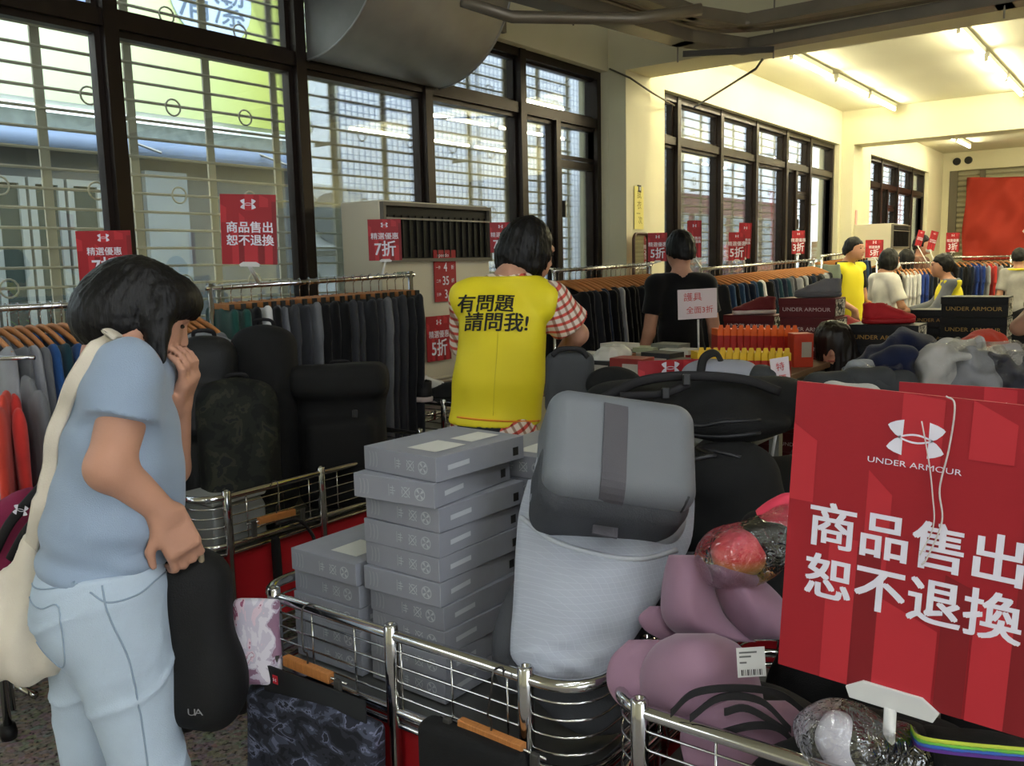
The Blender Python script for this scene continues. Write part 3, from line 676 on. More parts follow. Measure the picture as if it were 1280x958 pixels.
# ------------------------------------------------------------------ woman with the tote bag at the left
def woman():
    D = 1.95; fwd = unit(CR*.93+_fw*.36); fwd[2] = 0; fwd = unit(fwd); lft = np.cross((0, 0, 1), fwd)
    j = lambda x, y, d=D: P(x, y, d)
    foot = j(140, 900); foot[2] = 0
    t = wthing('person', 'woman in a blue grey T-shirt and pale jeans touching her face beside the bins', 'person', foot)
    RT = frame(fwd, (0, 0, 1))
    hc = j(178, 392, 1.97); RH = frame(fwd*.93+lft*.10-A(0, 0, .52), (fwd*.45+A(0, 0, .9)))
    sr, er, wr = j(168, 462, 1.84), j(138, 585, 1.80), j(206, 642, 1.86)
    sl, el, wl = j(180, 462, 2.10), j(212, 585, 2.14), j(223, 508, 2.04)
    hipr, hipl = j(128, 745, 1.88), j(112, 745, 2.04); kr, kl = j(188, 965, 1.93), j(118, 980, 2.08); ar, al = A(*j(165, 960, 1.95)[:2], .07), A(*j(95, 960, 2.08)[:2], .07)
    lo, hi = bounds([hc, sr, er, wr, sl, el, wl, hipr, hipl, kr, kl, ar, al], .22); lo[2] = -.01
    F = Field(lo, hi, .006)
    head(F, hc, RH, .99); F.cone(j(142, 436, 1.96), hc-RH[:, 2]*.06-RH[:, 0]*.02, .056, .05, k=.03)
    F.ell(j(152, 500), A(.09, .15, .15), RT, k=.05); F.ell(j(142, 610), A(.10, .14, .14), RT, k=.05); F.ell(j(128, 715), A(.11, .155, .12), RT, k=.05)
    for a, b, c in ((sr, er, wr), (sl, el, wl)):
        F.cone(a, b, .056, .046, k=.02); F.cone(b, c, .048, .029, k=.015)
    F.ell(er, A(.045, .045, .045), None, k=.02)
    hand(F, wr, j(231, 688, 1.88)-wr, CF*.75-CR*.55-CU*.2, 1.03, .95, -1, .6)
    hand(F, wl, j(240, 462, 1.99)-wl, -CR*.9+CU*.3, 1.0, .62, 1, .8)
    for a, b, c in ((hipr, kr, ar), (hipl, kl, al)):
        F.cone(a, b, .088, .055, k=.03); F.cone(b, c, .055, .036, k=.02); F.cone(c-A(0, 0, .02), c+fwd*.14-A(0, 0, .035), .04, .03, k=.02)
    F.build('body', skin, t, smooth=1); face_parts(t, hc, RH, .99)
    # T-shirt
    T = Field(lo, hi, .0065); tm = M('tee_blue_grey', '8e9fb4', .85, bump=.3, bs=500, var=.05, vs=5, sheen=.2)
    T.ell(j(160, 468, 1.96), A(.095, .17, .085), RT, k=.05); T.ell(j(156, 515, 1.95), A(.098, .165, .13), RT, k=.06); T.ell(j(152, 585, 1.95), A(.122, .165, .15), RT, k=.06)
    T.ell(j(140, 655, 1.94), A(.140, .175, .12), RT, k=.05); T.ell(j(133, 700, 1.94), A(.140, .178, .07), RT, k=.04)
    T.cone(sr, er+(sr-er)*.52, .07, .068, k=.035, cut=0); T.cone(sl, el+(sl-el)*.55, .066, .064, k=.03, cut=0)
    T.noise(.015, 21, 11); T.noise(.007, 48, 12)
    m = np.abs(T.V) < .03; pp = T.lo+np.argwhere(m)*T.res; w_ = np.clip((j(133, 640, 1.94)[2]-pp[:, 2])/.1, 0, 1); T.V[m] += w_*.006*np.sin(pp[:, 2]*95+4*np.sin(((pp-foot)@fwd)*9))
    hemp = j(133, 706, 1.94); T.plane(hemp, -A(0, 0, 1)); T.plane(j(140, 422, 1.95), unit(A(0, 0, 1)+.35*fwd*-1)); T.build('tshirt', tm, t); tb = T.bvh()
    # jeans
    B = Field(lo, hi, .0065); jm = M('pale_denim', 'b9c9d9', .85, bump=.35, bs=450, var=.07, vs=7)
    B.ell(j(132, 722, 1.95), A(.138, .165, .12), RT, k=.05); B.ell(j(116, 765, 1.93), A(.118, .15, .11), RT, k=.05)
    B.cone(hipr+CR*.012, kr, .118, .072, k=.04); B.cone(kr, ar, .072, .058, k=.03, cut=0); B.cone(hipl, kl, .108, .066, k=.03); B.cone(kl, al, .066, .056, k=.03, cut=0)
    def creases(p):
        u = (p-hipr.astype(np.float32))@unit(CU-CR*.35).astype(np.float32); ph = u*9.5+.9*np.sin(p[:, 0]*13+p[:, 1]*9)+.3*np.sin(u*31); fr_ = ph-np.floor(ph); am = .5+.5*np.sin(np.floor(ph)*2.4+p[:, 1]*11); return -.0065*am*np.exp(-((fr_-.5)/.13)**2)
    m = np.abs(B.V) < .03; B.V[m] += creases((B.lo+np.argwhere(m)*B.res).astype(np.float32)); B.noise(.003, 40, 31)
    B.plane(j(133, 693, 1.94), A(0, 0, 1)); B.plane(A(0, 0, .06), A(0, 0, -1)); B.build('jeans', jm, t); bb = B.bvh()
    jt = [o for o in t.children if o.name.split('.')[0] == 'jeans'][0]; WORLD[jt.name] = WORLD[t.name]
    seam = M('denim_seam', '93a5b9', .85)
    def drawn(pix, name, r=.002, n=6, mat=seam, parent=jt, bv=bb):
        pts = spline([j(x, y, 1.9) for x, y in pix], n); v = stick(pts, bv, CF, .0005); wb(MB().tube(v, r, 6), name, mat, parent, True)
    drawn([(48, 742), (85, 745), (113, 740), (114, 802), (95, 820), (60, 795)], 'back_pocket'); drawn([(44, 728), (90, 722), (135, 712)], 'yoke_seam'); drawn([(162, 715), (172, 760), (185, 810), (192, 880), (196, 950)], 'side_seam'); drawn([(150, 722), (170, 735), (196, 730), (208, 715)], 'front_pocket')
    wb(MB().tube(stick([j(130, y, 1.9) for y in (697, 706, 714)], bb, CF, .003), .008, 6, flat=.4), 'belt_loop', seam, jt)
    drawn([(55, 697), (90, 704), (140, 706), (185, 707), (212, 703)], 'hem_seam', .0025, 6, M('tee_seam', '7c8ca0', .85), [o for o in t.children if o.name.split('.')[0] == 'tshirt'][0], tb) if False else None
    for a in (ar, al):
        S = Field(a-.2, a+.25, .008); S.cone(a-A(0, 0, .02), a+fwd*.15-A(0, 0, .03), .046, .036, k=.02); S.plane((0, 0, .004), (0, 0, -1)); S.build('shoe', M('shoe_white', 'c9c9c9', .6), t)
    # bob haircut
    H = Field(hc-.2, hc+.2, .005); q = lambda x, y, z: hc+RH@A(x, y, z)
    H.ell(j(168, 377, 1.97), A(.112, .092, .104), frame(CR, CU), k=.01); H.ell(q(-.05, 0, -.03), A(.095, .09, .09), RH, k=.03); H.ell(q(.035, 0, .055), A(.078, .078, .058), RH, k=.02)
    H.ell(j(216, 378, 1.97), A(.035, .07, .042), frame(CR, CU), k=.03)
    H.rbox(q(.135, .02, -.10), A(.095, .085, .125), .03, RH, k=.012, op='s')
    H.plane(q(-.03, 0, -.115), -RH[:, 2]*.8-CU*.6)
    H.cone(q(.035, -.078, .02), j(204, 452, 1.90), .020, .007, k=.02); H.cone(q(.02, -.08, .0), j(190, 440, 1.90), .02, .012, k=.02)
    H.noise(.0022, 110, 4); strands(H, hc, RH, .0013, 60); H.build('hair', hairm, t)
    # tote
    tt = wthing('tote_bag', 'cream canvas tote bag hanging behind the woman in pale jeans', 'bag', j(40, 850, 1.95)); canvas = M('canvas', 'd9cfbd', .9, bump=.3, bs=350, var=.06, vs=6)
    G = Field(bounds([j(-30, 640, 1.95), j(90, 860, 1.95)], .2)[0], bounds([j(-30, 640, 1.95), j(90, 860, 1.95)], .2)[1], .008)
    G.cone(j(44, 668, 1.95), j(8, 790, 1.96), .016, .085, k=.05, flat=(CF, .55)); G.ell(j(18, 800, 1.96), A(.108, .06, .088), frame(CR, CU), k=.05); G.ell(j(-20, 790, 1.98), A(.08, .06, .10), frame(CR, CU), k=.04)
    G.ell(j(48, 815, 1.97), A(.05, .05, .06), frame(CR, CU), k=.05)
    m = np.abs(G.V) < .03; pp = (G.lo+np.argwhere(m)*G.res); G.V[m] += .006*np.sin(((pp-j(44, 660, 1.95))@CR)*85+.8*np.sin(pp[:, 2]*20)); G.build('pouch', canvas, tt)
    pts = spline([j(38, 690, 1.95), j(50, 620, 1.88), j(62, 540, 1.84), j(88, 480, 1.80), j(118, 432, 1.80), j(136, 418, 1.83), j(150, 416, 1.90)], 8); v = stick(pts[:-10], tb, CF, .006); v = np.vstack([[pts[0]], v[1:], pts[-10:]])
    wb(MB().tube(np.array(pts)*.5+.5*v, .017, 8, flat=.22, nrm=CF), 'strap', canvas, tt, True)
    return t
woman()
# ================================================================== display bins and what lies in them
redm = M('bin_red', 'a8101c', .6, bump=.1, bs=300)
blackc = M('black_cloth', '0b0b0c', .85, bump=.3, bs=400, var=.25, vs=6); darkgrey = M('dark_grey_cloth', '3b3d40', .8, bump=.25, bs=400)
def rrect(x0, x1, y0, y1, r, z, n=6):
    p = []
    for cx, cy, a0 in ((x1-r, y1-r, 0), (x0+r, y1-r, 90), (x0+r, y0+r, 180), (x1-r, y0+r, 270)):
        for k in range(n+1): a = math.radians(a0+90*k/n); p.append((cx+r*math.cos(a), cy+r*math.sin(a), z))
    return p
def wire_bin(label, x0, x1, y0, y1, zt, px, py, panel=True, depth=.17, cast=False):
    """px: post places along the two X sides, py: along the two Y sides"""
    t = wthing('wire_basket_table', label, 'display bin', ((x0+x1)/2, (y0+y1)/2, 0), 'chrome wire display bins')
    wb(MB().tube(rrect(x0, x1, y0, y1, .09, zt), .0125, 10, closed=True), 'top_rail', chrome, t, True)
    wb(MB().tube(rrect(x0, x1, y0, y1, .09, zt-depth), .011, 8, closed=True), 'lower_rail', chrome, t, True)
    wb(MB().tube(rrect(x0, x1, y0, y1, .09, zt-depth-.03), .007, 8, closed=True), 'lower_rail', chrome, t, True)
    for k in range(1, 5): wb(MB().tube(rrect(x0, x1, y0, y1, .09, zt-depth*k/5), .0028, 5, closed=True), 'ring_wire', chrome, t, True)
    def tie(x, y): wb(MB().tube([(x, y, zt), (x, y, zt-depth)], .0028, 5), 'tie_wire', chrome, t, True)
    for y in np.arange(y0+.17, y1-.1, .14): tie(x0, y); tie(x1, y)
    for x in np.arange(x0+.17, x1-.1, .14): tie(x, y0); tie(x, y1)
    def post(x, y):
        p = wb(MB().lathe([(.0135, .05), (.0135, zt-.2), (.016, zt-.2), (.016, zt+.02), (.013, zt+.024), (.008, zt+.024), (.008, zt+.01)], (x, y, 0), 14), 'post', chrome, t, True); WORLD[p.name] = WORLD[t.name]
        wb(MB().lathe([(.024, 0), (.028, .02), (.024, .05)], (x, y, 0), 12), 'foot', black, p, True)
    for x in px: post(x, y0-.002); post(x, y1+.002)
    for y in py: post(x0-.002, y); post(x1+.002, y)
    if panel:
        zb = zt-depth-.045
        for a, b in (((x0+.02, y0+.03, .28), (x0+.026, y1-.03, zb)), ((x1-.026, y0+.03, .28), (x1-.02, y1-.03, zb)), ((x0+.03, y0+.02, .28), (x1-.03, y0+.026, zb)), ((x0+.03, y1-.026, .28), (x1-.03, y1-.02, zb))):
            wb(MB().span(a, b), 'side_panel', redm, t)
    wb(MB().span((x0+.03, y0+.03, zt-depth-.04), (x1-.03, y1-.03, zt-depth-.03)), 'basket_floor', steel, t)
    return t
binA = wire_bin('chrome wire bin full of stacked grey boxes in the foreground', 1.26, 2.02, .80, 1.735, .78, (1.5, 1.85), (.925, 1.275, 1.66))
binB = wire_bin('chrome wire bin with mauve bras at the bottom right', 1.27, 1.98, -.32, .765, .78, (1.5, 1.85), (.69, .1))
binC = wire_bin('chrome wire bin with black backpacks behind the woman', 1.67, 2.95, 2.55, 3.06, .78, (1.76, 2.18, 2.7), (2.75,))
binD = wire_bin('wire bin with black and white shoes left of the yellow vest', 3.3, 3.95, 2.75, 3.42, .86, (3.5, 3.8), (2.9, 3.2))
binE = wire_bin('wire bin under the pile of black bags', 2.25, 3.0, .35, 1.55, .78, (2.5, 2.8), (.7, 1.2))
# ------------------------------------------------------------------ small grey boxes
boxm = M('carton_grey', '8a8c95', .5, var=.04, vs=20); inkw = M('carton_ink', 'b9bcc2', .5); inkl = M('carton_ink_dim', '989ba3', .5); wrap = thin_glass('shrink_wrap', (1, 1, 1), .05, .12, .8, .5, 60)
BX, BY, BH = .30, .232, .056
def gbox_proto():
    t = thing('grey_carton', 'x', 'box'); MB().span((0, 0, 0), (BX, BY, BH-.001)).build('carton', boxm, t, bevel=.0015)
    c = BH/2
    def prints(name, ox, oy, U, L):
        U = np.asarray(U, float); W = np.cross(U, (0, 0, 1)); o = A(ox, oy, c)+W*.0008
        m = MB()
        for k in range(3):
            q = np.linspace(-1.2, 1.2, 7); V = [o+U*(L*.08+k*.011+.006*math.cos(a)-(.0035 if e else 0))+A(0, 0, .019*math.sin(a)) for a in q for e in (0, 1)]
            m.add(V, [(2*i, 2*i+2, 2*i+3, 2*i+1) for i in range(6)])
        m.build('wave_print', inkl, t)
        m = MB(); cx = L*.45
        for dx, w, z, h in ((0, .0012, 0, .026), (.004, .012, .006, .002), (.004, .015, .0, .002), (.004, .011, -.006, .002), (.011, .0015, 0, .022)): m.add([o+U*(cx+dx+a*w)+A(0, 0, z+b*h/2) for a, b in ((0, -1), (1, -1), (1, 1), (0, 1))], [(0, 1, 2, 3)])
        m.build('label_print', inkw, t)
        m = MB(); cx = L*.66
        for sg in (1, -1): d = A(.7071, .7071*sg); m.add([o+U*(cx+a*d[0]*.016-b*d[1]*.0011)+A(0, 0, a*d[1]*.016+b*d[0]*.0011) for a, b in ((-1, -1), (1, -1), (1, 1), (-1, 1))], [(0, 1, 2, 3)])
        for k in range(4): q = np.linspace(k*math.pi/2-.5, k*math.pi/2+.5, 5); V = [o+U*(cx+r*math.cos(a))+A(0, 0, r*math.sin(a)) for a in q for r in (.0095, .0115)]; m.add(V, [(2*i, 2*i+1, 2*i+3, 2*i+2) for i in range(4)])
        m.build('cross_print', inkw, t)
        m = MB(); cx = L*.83; q = np.linspace(0, 2*math.pi, 19); V = [o+U*(cx+r*math.cos(a))+A(0, 0, r*math.sin(a)) for a in q for r in (.0125, .0145)]; m.add(V, [(2*i, 2*i+1, 2*i+3, 2*i+2) for i in range(18)])
        for k in range(4): a = k*math.pi/2+.4; m.add([o+U*cx]+[o+U*(cx+.012*math.cos(a+e))+A(0, 0, .012*math.sin(a+e)) for e in (0, .55)], [(0, 1, 2)])
        m.build('wheel_print', inkw, t)
    prints('front', 0, BY, (0, -1, 0), BY)
    m = MB(); m.add([(BX*.12+a*.07, -.0008, c+b*.007) for a, b in ((0, -1), (1, -.6), (1, 1), (0, .6))], [(0, 1, 2, 3)]); m.build('word_print', inkw, t)
    m = MB(); m.add([(BX*.86+a*.02, -.0008, c-.006+b*.010) for a, b in ((0, -1), (1, -1), (1, 1), (0, 1))], [(0, 1, 2, 3)]); m.build('code_patch', black, t)
    m = MB(); m.add([(.04+a*.1, .04+b*.09, BH) for a, b in ((0, 0), (1, 0), (1, 1), (0, 1))], [(0, 1, 2, 3)]); m.add([(.17+a*.1, .05+b*.07, BH) for a, b in ((0, 0), (1, 0), (1, 1), (0, 1))], [(0, 1, 2, 3)]); m.build('top_print', M('carton_top', 'd3d3cc', .5), t)
    return t
gp = gbox_proto(); used = [False]
def gbox(loc, a, lab):
    if not used[0]: used[0] = True; gp.location = loc; gp.rotation_euler = (0, 0, a); gp['label'] = lab; gp['group'] = 'grey cartons in the front bin'; return gp
    return dup(gp, loc, a, lab, 'grey cartons in the front bin')
z0 = .583
r_ = random.Random(3)
for i in range(10):      # the tall stack
    a = math.radians(r_.uniform(-2, 2)); x = 1.375+r_.uniform(-.006, .006); y = 1.235+r_.uniform(-.006, .006)
    if i == 9: a = math.radians(-3); x -= .0
    if i == 8: a = math.radians(4)
    gbox((x, y, z0+i*BH), a, '%s grey carton from the bottom of the tall middle stack' % ORD[i] if i < 9 else 'topmost grey carton on the tall middle stack')
for i in range(5): gbox((1.365+r_.uniform(-.005, .005), 1.487, z0+i*BH), math.radians(r_.uniform(-.3, .3)), '%s grey carton from the bottom of the low stack left of the tall one' % ORD[i] if i < 4 else 'top grey carton of the low stack left of the tall one')
for i in range(9): gbox((1.70+r_.uniform(-.004, .004), 1.165+r_.uniform(-.004, .004), z0+i*BH), math.radians(r_.uniform(-2, 2)), '%s grey carton from the bottom of the stack behind the tall one' % ORD[i] if i < 8 else 'top grey carton of the stack behind the tall one')
# ------------------------------------------------------------------ signs
signr = M('sign_red', 'a11c27', .5, bump=.05, bs=200); signl = M('sign_red_light', 'bd2c36', .5); signd = M('sign_red_dark', '84171f', .5); signw = M('sign_white', 'e9e6f2', .5); edgew = M('sign_edge', 'd3a9a6', .7); redink = M('red_ink', 'c02a2a', .6)
BANDS = [(0, .105, .86, .60, 'l', -.05), (.19, .31, .50, 0, 'l', .0), (.33, .43, .74, .40, 'l', -.07), (.31, .41, .48, 0, 'd', 0), (.44, .60, 1, .77, 'l', -.01), (.41, .65, .33, 0, 'l', -.07), (.66, .77, .45, 0, 'd', -.03), (.70, .86, 1, .82, 'l', -.06), (.78, .92, .40, 0, 'l', -.04), (.92, 1, .9, 0, 'd', 0)]
def sign(label, c, U, V, w, h, lines, emb=None, group='red price and notice signs', stand=None, name='red_notice_sign', face=signr, bands=True, ink=None, cat='sign', hold=True):
    U = unit(U); V = np.asarray(V, float); V = unit(V-U*(V@U)); W = np.cross(U, V); c = np.asarray(c, float); ink = ink or signw
    t = wthing(name, label, cat, c-V*h/2, group); R = np.stack([U, V, W], 1)
    wb(MB().box(c-W*.003, (w, h, .005), R), 'board', face, t)
    if bands:
        for k, (a, b, y1, y0, q, sl) in enumerate(BANDS):
            p = [(a-.5, y0-.5), (b-.5, y0-.5), (b-.5, y1-.5+sl), (a-.5, y1-.5)]
            p = [(x, max(-.5, min(.5, y))) for x, y in p]
            wb(MB().add([c+U*x*w+V*y*h+W*(.0002+k*.00006) for x, y in p], [(0, 1, 2, 3)]), 'printed_band', signl if q == 'l' else signd, t)
    if lines and all(len(q[0]) == 1 for q in lines):
        for s, sz, x, y, bold, wide in lines: wb(put_text(MB(), s, sz*h, c+U*x*w+V*y*h, U, V, bold, wide=wide), 'character', ink, t)
        lines = []
    m = MB()
    for s, sz, x, y, bold, wide in lines: put_text(m, s, sz*h, c+U*x*w+V*y*h, U, V, bold, wide=wide)
    if lines: wb(m, 'lettering', ink, t)
    if emb: m = MB(); emblem(m, emb[0]*w, c+U*emb[1]*w+V*emb[2]*h, U, V); wb(m, 'emblem', ink, t)
    if stand is not None:      # white T clip on a stem down to the thing it stands on
        if hold: wb(MB().prism([(-.17*w, -.5*h-.035*h), (.17*w, -.5*h-.035*h), (.19*w, -.5*h-.0*h), (.12*w, -.5*h+.035*h), (-.12*w, -.5*h+.035*h), (-.19*w, -.5*h)], .006, c+W*.0006, U, V), 'clip', white, t, bevel=.001)
        b = c-V*(h/2+.03*h); wb(MB().tube([b+W*.004, np.asarray(stand, float)], .006 if h < .3 else .009, 8), 'stem', white, t, True)
    return t
T1 = '商品售出'; T2 = '恕不退換'
def no_return(label, c, U, V, w, h, stand, big=False):
    z_ = min(.168, .215*w/h); L = [(T1, z_, .02, .02, .03, 1.0), (T2, z_, .02, .02-z_*1.1, .03, 1.0)]
    if big: L += [('UNDER ARMOUR', .026, .0, .275, .0, 1.35)]
    return sign(label, c, U, V, w, h, L, (.22, 0, .36) if big else (.28, 0, .36), stand=stand)
tl = math.radians(-2.7); U = A(0, -math.cos(tl), math.sin(tl)); V = A(0, math.sin(tl), math.cos(tl))
c1 = A(1.315, .283, 1.128)
sg = no_return('large red no returns sign with white lettering standing in the bin at the right', c1, U, V, .345, .458, c1+A(.02, .02, -.53), True)
st = M('string', 'cfc7c2', .8)
loc = lambda x, y: c1+U*x*.345+V*y*.458+A(-.006, 0, 0)
wb(MB().tube(spline([loc(.10, .505), loc(.135, .48), loc(.13, .35), loc(.11, .22), loc(.13, .12), loc(.09, .0), loc(.07, -.03)], 8), .0013, 5), 'string', st, sg, True)
wb(MB().tube(spline([loc(.02, .42), loc(.06, .30), loc(.085, .2), loc(.10, .1), loc(.06, 0)], 8), .0010, 5), 'string', st, sg, True)
q = PX(1225, 520, 2.15)
no_return('red notice sign mostly hidden behind the large red sign', A(2.15, q[1]-.03, q[2]-.155), (0, -1, 0), (0, 0, 1), .40, .44, (2.15, q[1]-.03, .75), True)
q = PX(880, 520, 2.18)
def loft(rows, bulge, thick, nu=16, wav=None, pw=2.0):
    r = spline(rows, 4); V = []; F = []; m = len(r)
    for side in (0, 1):
        for i, (y, xl, xr, d) in enumerate(r):
            e = math.sin(math.pi*min(1, max(0, (i+.5)/m)))**.5
            for k in range(nu+1):
                u = -1+2*k/nu; f = (1-abs(u)**pw)
                dd = d-bulge*f*e if side == 0 else d+thick*(1-abs(u)**4)*e+.002
                if wav is not None and side == 0: dd += wav(u, i/(m-1))*f
                V.append(P(xl+(xr-xl)*(u+1)/2, y, dd))
    n1 = nu+1; N = m*n1
    for i in range(m-1):
        for k in range(nu):
            a = i*n1+k; F.append((a, a+n1, a+n1+1, a+1)); b = N+a; F.append((b, b+1, b+n1+1, b+n1))
        for k in (0, nu):
            a = i*n1+k; q = (a, N+a, N+a+n1, a+n1); F.append(q if k == 0 else q[::-1])
    for i in (0, m-1):
        for k in range(nu):
            a = i*n1+k; q = (a, a+1, N+a+1, N+a); F.append(q if i == 0 else q[::-1])
    return MB().add(V, F)
# ------------------------------------------------------------------ grey backpack with moulded lid
def shell_pack():
    j = P; t = wthing('grey_backpack', 'light grey backpack with a moulded dark grey case in the front bin', 'backpack', j(745, 850, 1.68))
    lo, hi = bounds([j(600, 500, 1.85), j(880, 870, 1.65), j(860, 520, 2.05), j(640, 850, 1.9), j(640, 870, 1.6)], .16)
    up = unit(j(765, 540, 1.93)-j(735, 830, 1.66)); nr = unit(-_fw-up*(-_fw@up)); rt = np.cross(up, nr); RB = np.stack([rt, nr, up], 1)
    o0 = (j(765, 540, 1.93)+j(738, 830, 1.66))/2
    lg = M('pack_light', 'a3a9b6', .8, var=.03, vs=6)
    n, l = nodes(lg); tc = n.new('ShaderNodeTexCoord'); br = n.new('ShaderNodeTexBrick'); br.offset = 0; br.inputs['Scale'].default_value = 40; br.inputs['Mortar Size'].default_value = .03; br.inputs['Brick Width'].default_value = .5; br.inputs['Row Height'].default_value = .5
    mp = n.new('ShaderNodeMapping'); mp.inputs['Rotation'].default_value = (math.radians(90), 0, 0); mp.inputs['Scale'].default_value = (1.2, 1.2, 1.2)
    l.new(tc.outputs['Object'], mp.inputs[0]); l.new(mp.outputs[0], br.inputs[0]); bp = n.new('ShaderNodeBump'); bp.inputs['Strength'].default_value = .35; bp.inputs['Distance'].default_value = .003; l.new(br.outputs['Fac'], bp.inputs['Height']); br.inputs['Color1'].default_value = br.inputs['Color2'].default_value = (*lin('a3a9b6'), 1); br.inputs['Mortar'].default_value = (*lin('abb1bd'), 1); l.new(br.outputs['Color'], n['Principled BSDF'].inputs['Base Color']); l.new(bp.outputs[0], n['Principled BSDF'].inputs['Normal'])
    dk = M('pack_dark', '45474d', .75, bump=.3, bs=300); sh = M('pack_shell', '70747b', .5, bump=.12, bs=400); stp = M('pack_strap', '57555b', .8, bump=.2, bs=400)
    # dark main body behind
    B = Field(lo, hi, .008); B.cone(j(755, 600, 2.02), j(745, 830, 1.86), .15, .15, k=.05, flat=(nr, .40)); B.ell(j(650, 790, 1.84), A(.055, .05, .13), RB, k=.06); B.ell(j(835, 640, 2.0), A(.05, .07, .14), RB, k=.05); B.noise(.008, 22, 9); B.plane(A(0, 0, .60), A(0, 0, -1)); B.build('main_compartment', dk, t)
    # light front panel
    wv = lambda u, v: .004*math.sin(v*26+u*3)*(v > .25)+.003*math.sin(v*41-u*5)*(v > .4)+.004*math.sin(u*4+v*9)
    mbp = loft([(600, 660, 868, 1.93), (640, 649, 868, 1.90), (680, 645, 863, 1.86), (720, 643, 842, 1.82), (760, 641, 818, 1.78), (800, 638, 792, 1.74), (825, 641, 772, 1.71), (850, 668, 752, 1.685)], .055, .05, 26, wv, 2.6)
    wb(mbp, 'front_panel', lg, t, True); fb = BVHTree.FromPolygons(np.vstack(mbp.v).tolist(), mbp.f)
    wb(loft([(690, 838, 868, 1.90), (720, 822, 858, 1.87), (760, 800, 838, 1.83), (810, 772, 810, 1.78), (850, 742, 778, 1.74)], .012, .05, 8), 'side_panel', dk, t, True)
    # hem of the hood over the panel
    v = stick(spline([j(652, 655, 1.8), j(690, 678, 1.8), j(740, 692, 1.8), j(800, 698, 1.8), j(850, 692, 1.8)], 6), fb, CF, .0); wb(MB().tube(v, .006, 6), 'pocket_edge', M('pack_light_edge', 'b4b9c2', .8), t, True)
    # light collar round the case
    C = Field(lo, hi, .007); cc = j(763, 602, 1.90); C.rbox(cc-up*.030, A(.166, .065, .095), .055, RB, k=.02); C.noise(.004, 30, 3); C.build('collar', M('pack_collar', 'a9adb8', .8, bump=.1, bs=300), t)
    # moulded case
    S = Field(lo, hi, .006); c0 = j(763, 592, 1.86); th = math.radians(4); R2 = RB@np.array([[math.cos(th), 0, -math.sin(th)], [0, 1, 0], [math.sin(th), 0, math.cos(th)]])
    S.rbox(c0+nr*.022+up*.012, A(.155, .105, .120), .045, R2, k=.02); S.build('moulded_case', sh, t); sb = S.bvh()
    case = [o for o in t.children if o.name.startswith('moulded_case')][0]; WORLD[case.name] = WORLD[t.name]
    S = Field(lo, hi, .006); S.rbox(c0-up*.045-nr*.01, A(.156, .105, .085), .05, R2, k=.0); S.build('case_base', dk, t)
    v = stick(spline([j(672, 615, 1.8), j(690, 650, 1.8), j(760, 662, 1.8), j(830, 655, 1.8), j(852, 615, 1.8)], 6), sb, CF, -.001); wb(MB().tube(v, .0035, 6), 'zip', M('zip_dark', '2c2d31', .6), case, True)
    pix = [(770, 507), (769, 520), (766, 545), (762, 580), (758, 620), (756, 650)]; v = stick(spline([j(x, y, 1.8) for x, y in pix], 5), sb, CF, .002); v = np.vstack([v, [v[-1]-up*.03-nr*.0]])
    wb(MB().tube(v, .0245, 8, flat=1.0, nrm=rt) if False else ribbon(v, rt, .0245, nr, .004), 'strap', stp, t)
    v2 = [v[-1]+up*.05+nr*.004, v[-1]-up*.012+nr*.012]; wb(ribbon(np.array(v2), rt, .0255, nr, .007), 'strap_end', stp, t)
    return t
def ribbon(pts, side, w, n, th):
    m = MB(); pts = np.array(pts); side = unit(side); V = []
    for i, p in enumerate(pts): V += [p-side*w, p+side*w, p+side*w+unit(n)*th, p-side*w+unit(n)*th]
    F = []
    for i in range(len(pts)-1):
        a = 4*i; b = a+4
        for k in range(4): q = (k+1) % 4; F.append((a+k, a+q, b+q, b+k))
    e = 4*(len(pts)-1); F += [(0, 3, 2, 1), (e, e+1, e+2, e+3)]
    return m.add(V, F)
shell_pack()
# ------------------------------------------------------------------ bras and bits in the right bin
mauve = M('mauve_knit', '8d6b80', .6, bump=.05, bs=500, var=.04, vs=8, sheen=.3)
def bra(label, cups, band, edge=None, res=.006):
    pts = [c for c, r in cups]+list(band); t = wthing('mauve_bra', label, 'bra', np.mean(pts, 0)-A(0, 0, .06), 'mauve bras')
    F = Field(*bounds(pts, .16), res)
    for i in range(len(band)-1): F.cone(band[i], band[i+1], .03, .03, k=.03, flat=(CF, .5))
    RB = frame(CR, CU)
    for c, r in cups: F.ell(c, A(*r), RB, k=.02 if len(cups) > 3 else .012)
    F.noise(.002, 40, 2); F.build('cups', mauve, t); b = F.bvh()
    if edge is not None: v = stick(spline([P(x, y, 1.4) for x, y in edge], 6), b, CF, .0); wb(MB().tube(v, .0035, 6), 'piping', M('mauve_edge', '765468', .6), t, True)
    return t
j = P
def bra2(label, parts, z):
    c = P(*parts[0][3]); t = wthing('mauve_bra', label, 'bra', c-A(0, 0, .07), 'mauve bras')
    for nm, rows, bl, _c in parts: wb(loft([(y, a_, b_, d_) for y, a_, b_, d_ in rows], bl, .02, 18, lambda u, v: .0015*math.sin(7*u+9*v)), nm, mauve, t, True)
    return t
def rw(d, *r): return [(y, a_, b_, d+(y-r[0][0])*-.0004) for y, a_, b_ in r]
bra2('mauve bra with one big smooth cup at the front of the right bin', [('cup', rw(1.60, (792, 845, 893), (805, 820, 922), (830, 803, 942), (860, 800, 952), (890, 812, 955), (912, 845, 948)), .085, (870, 860, 1.58)), ('wing', rw(1.62, (800, 786, 840), (822, 764, 842), (850, 758, 846), (875, 768, 850), (895, 792, 855)), .022, (790, 850, 1.58))], 0)
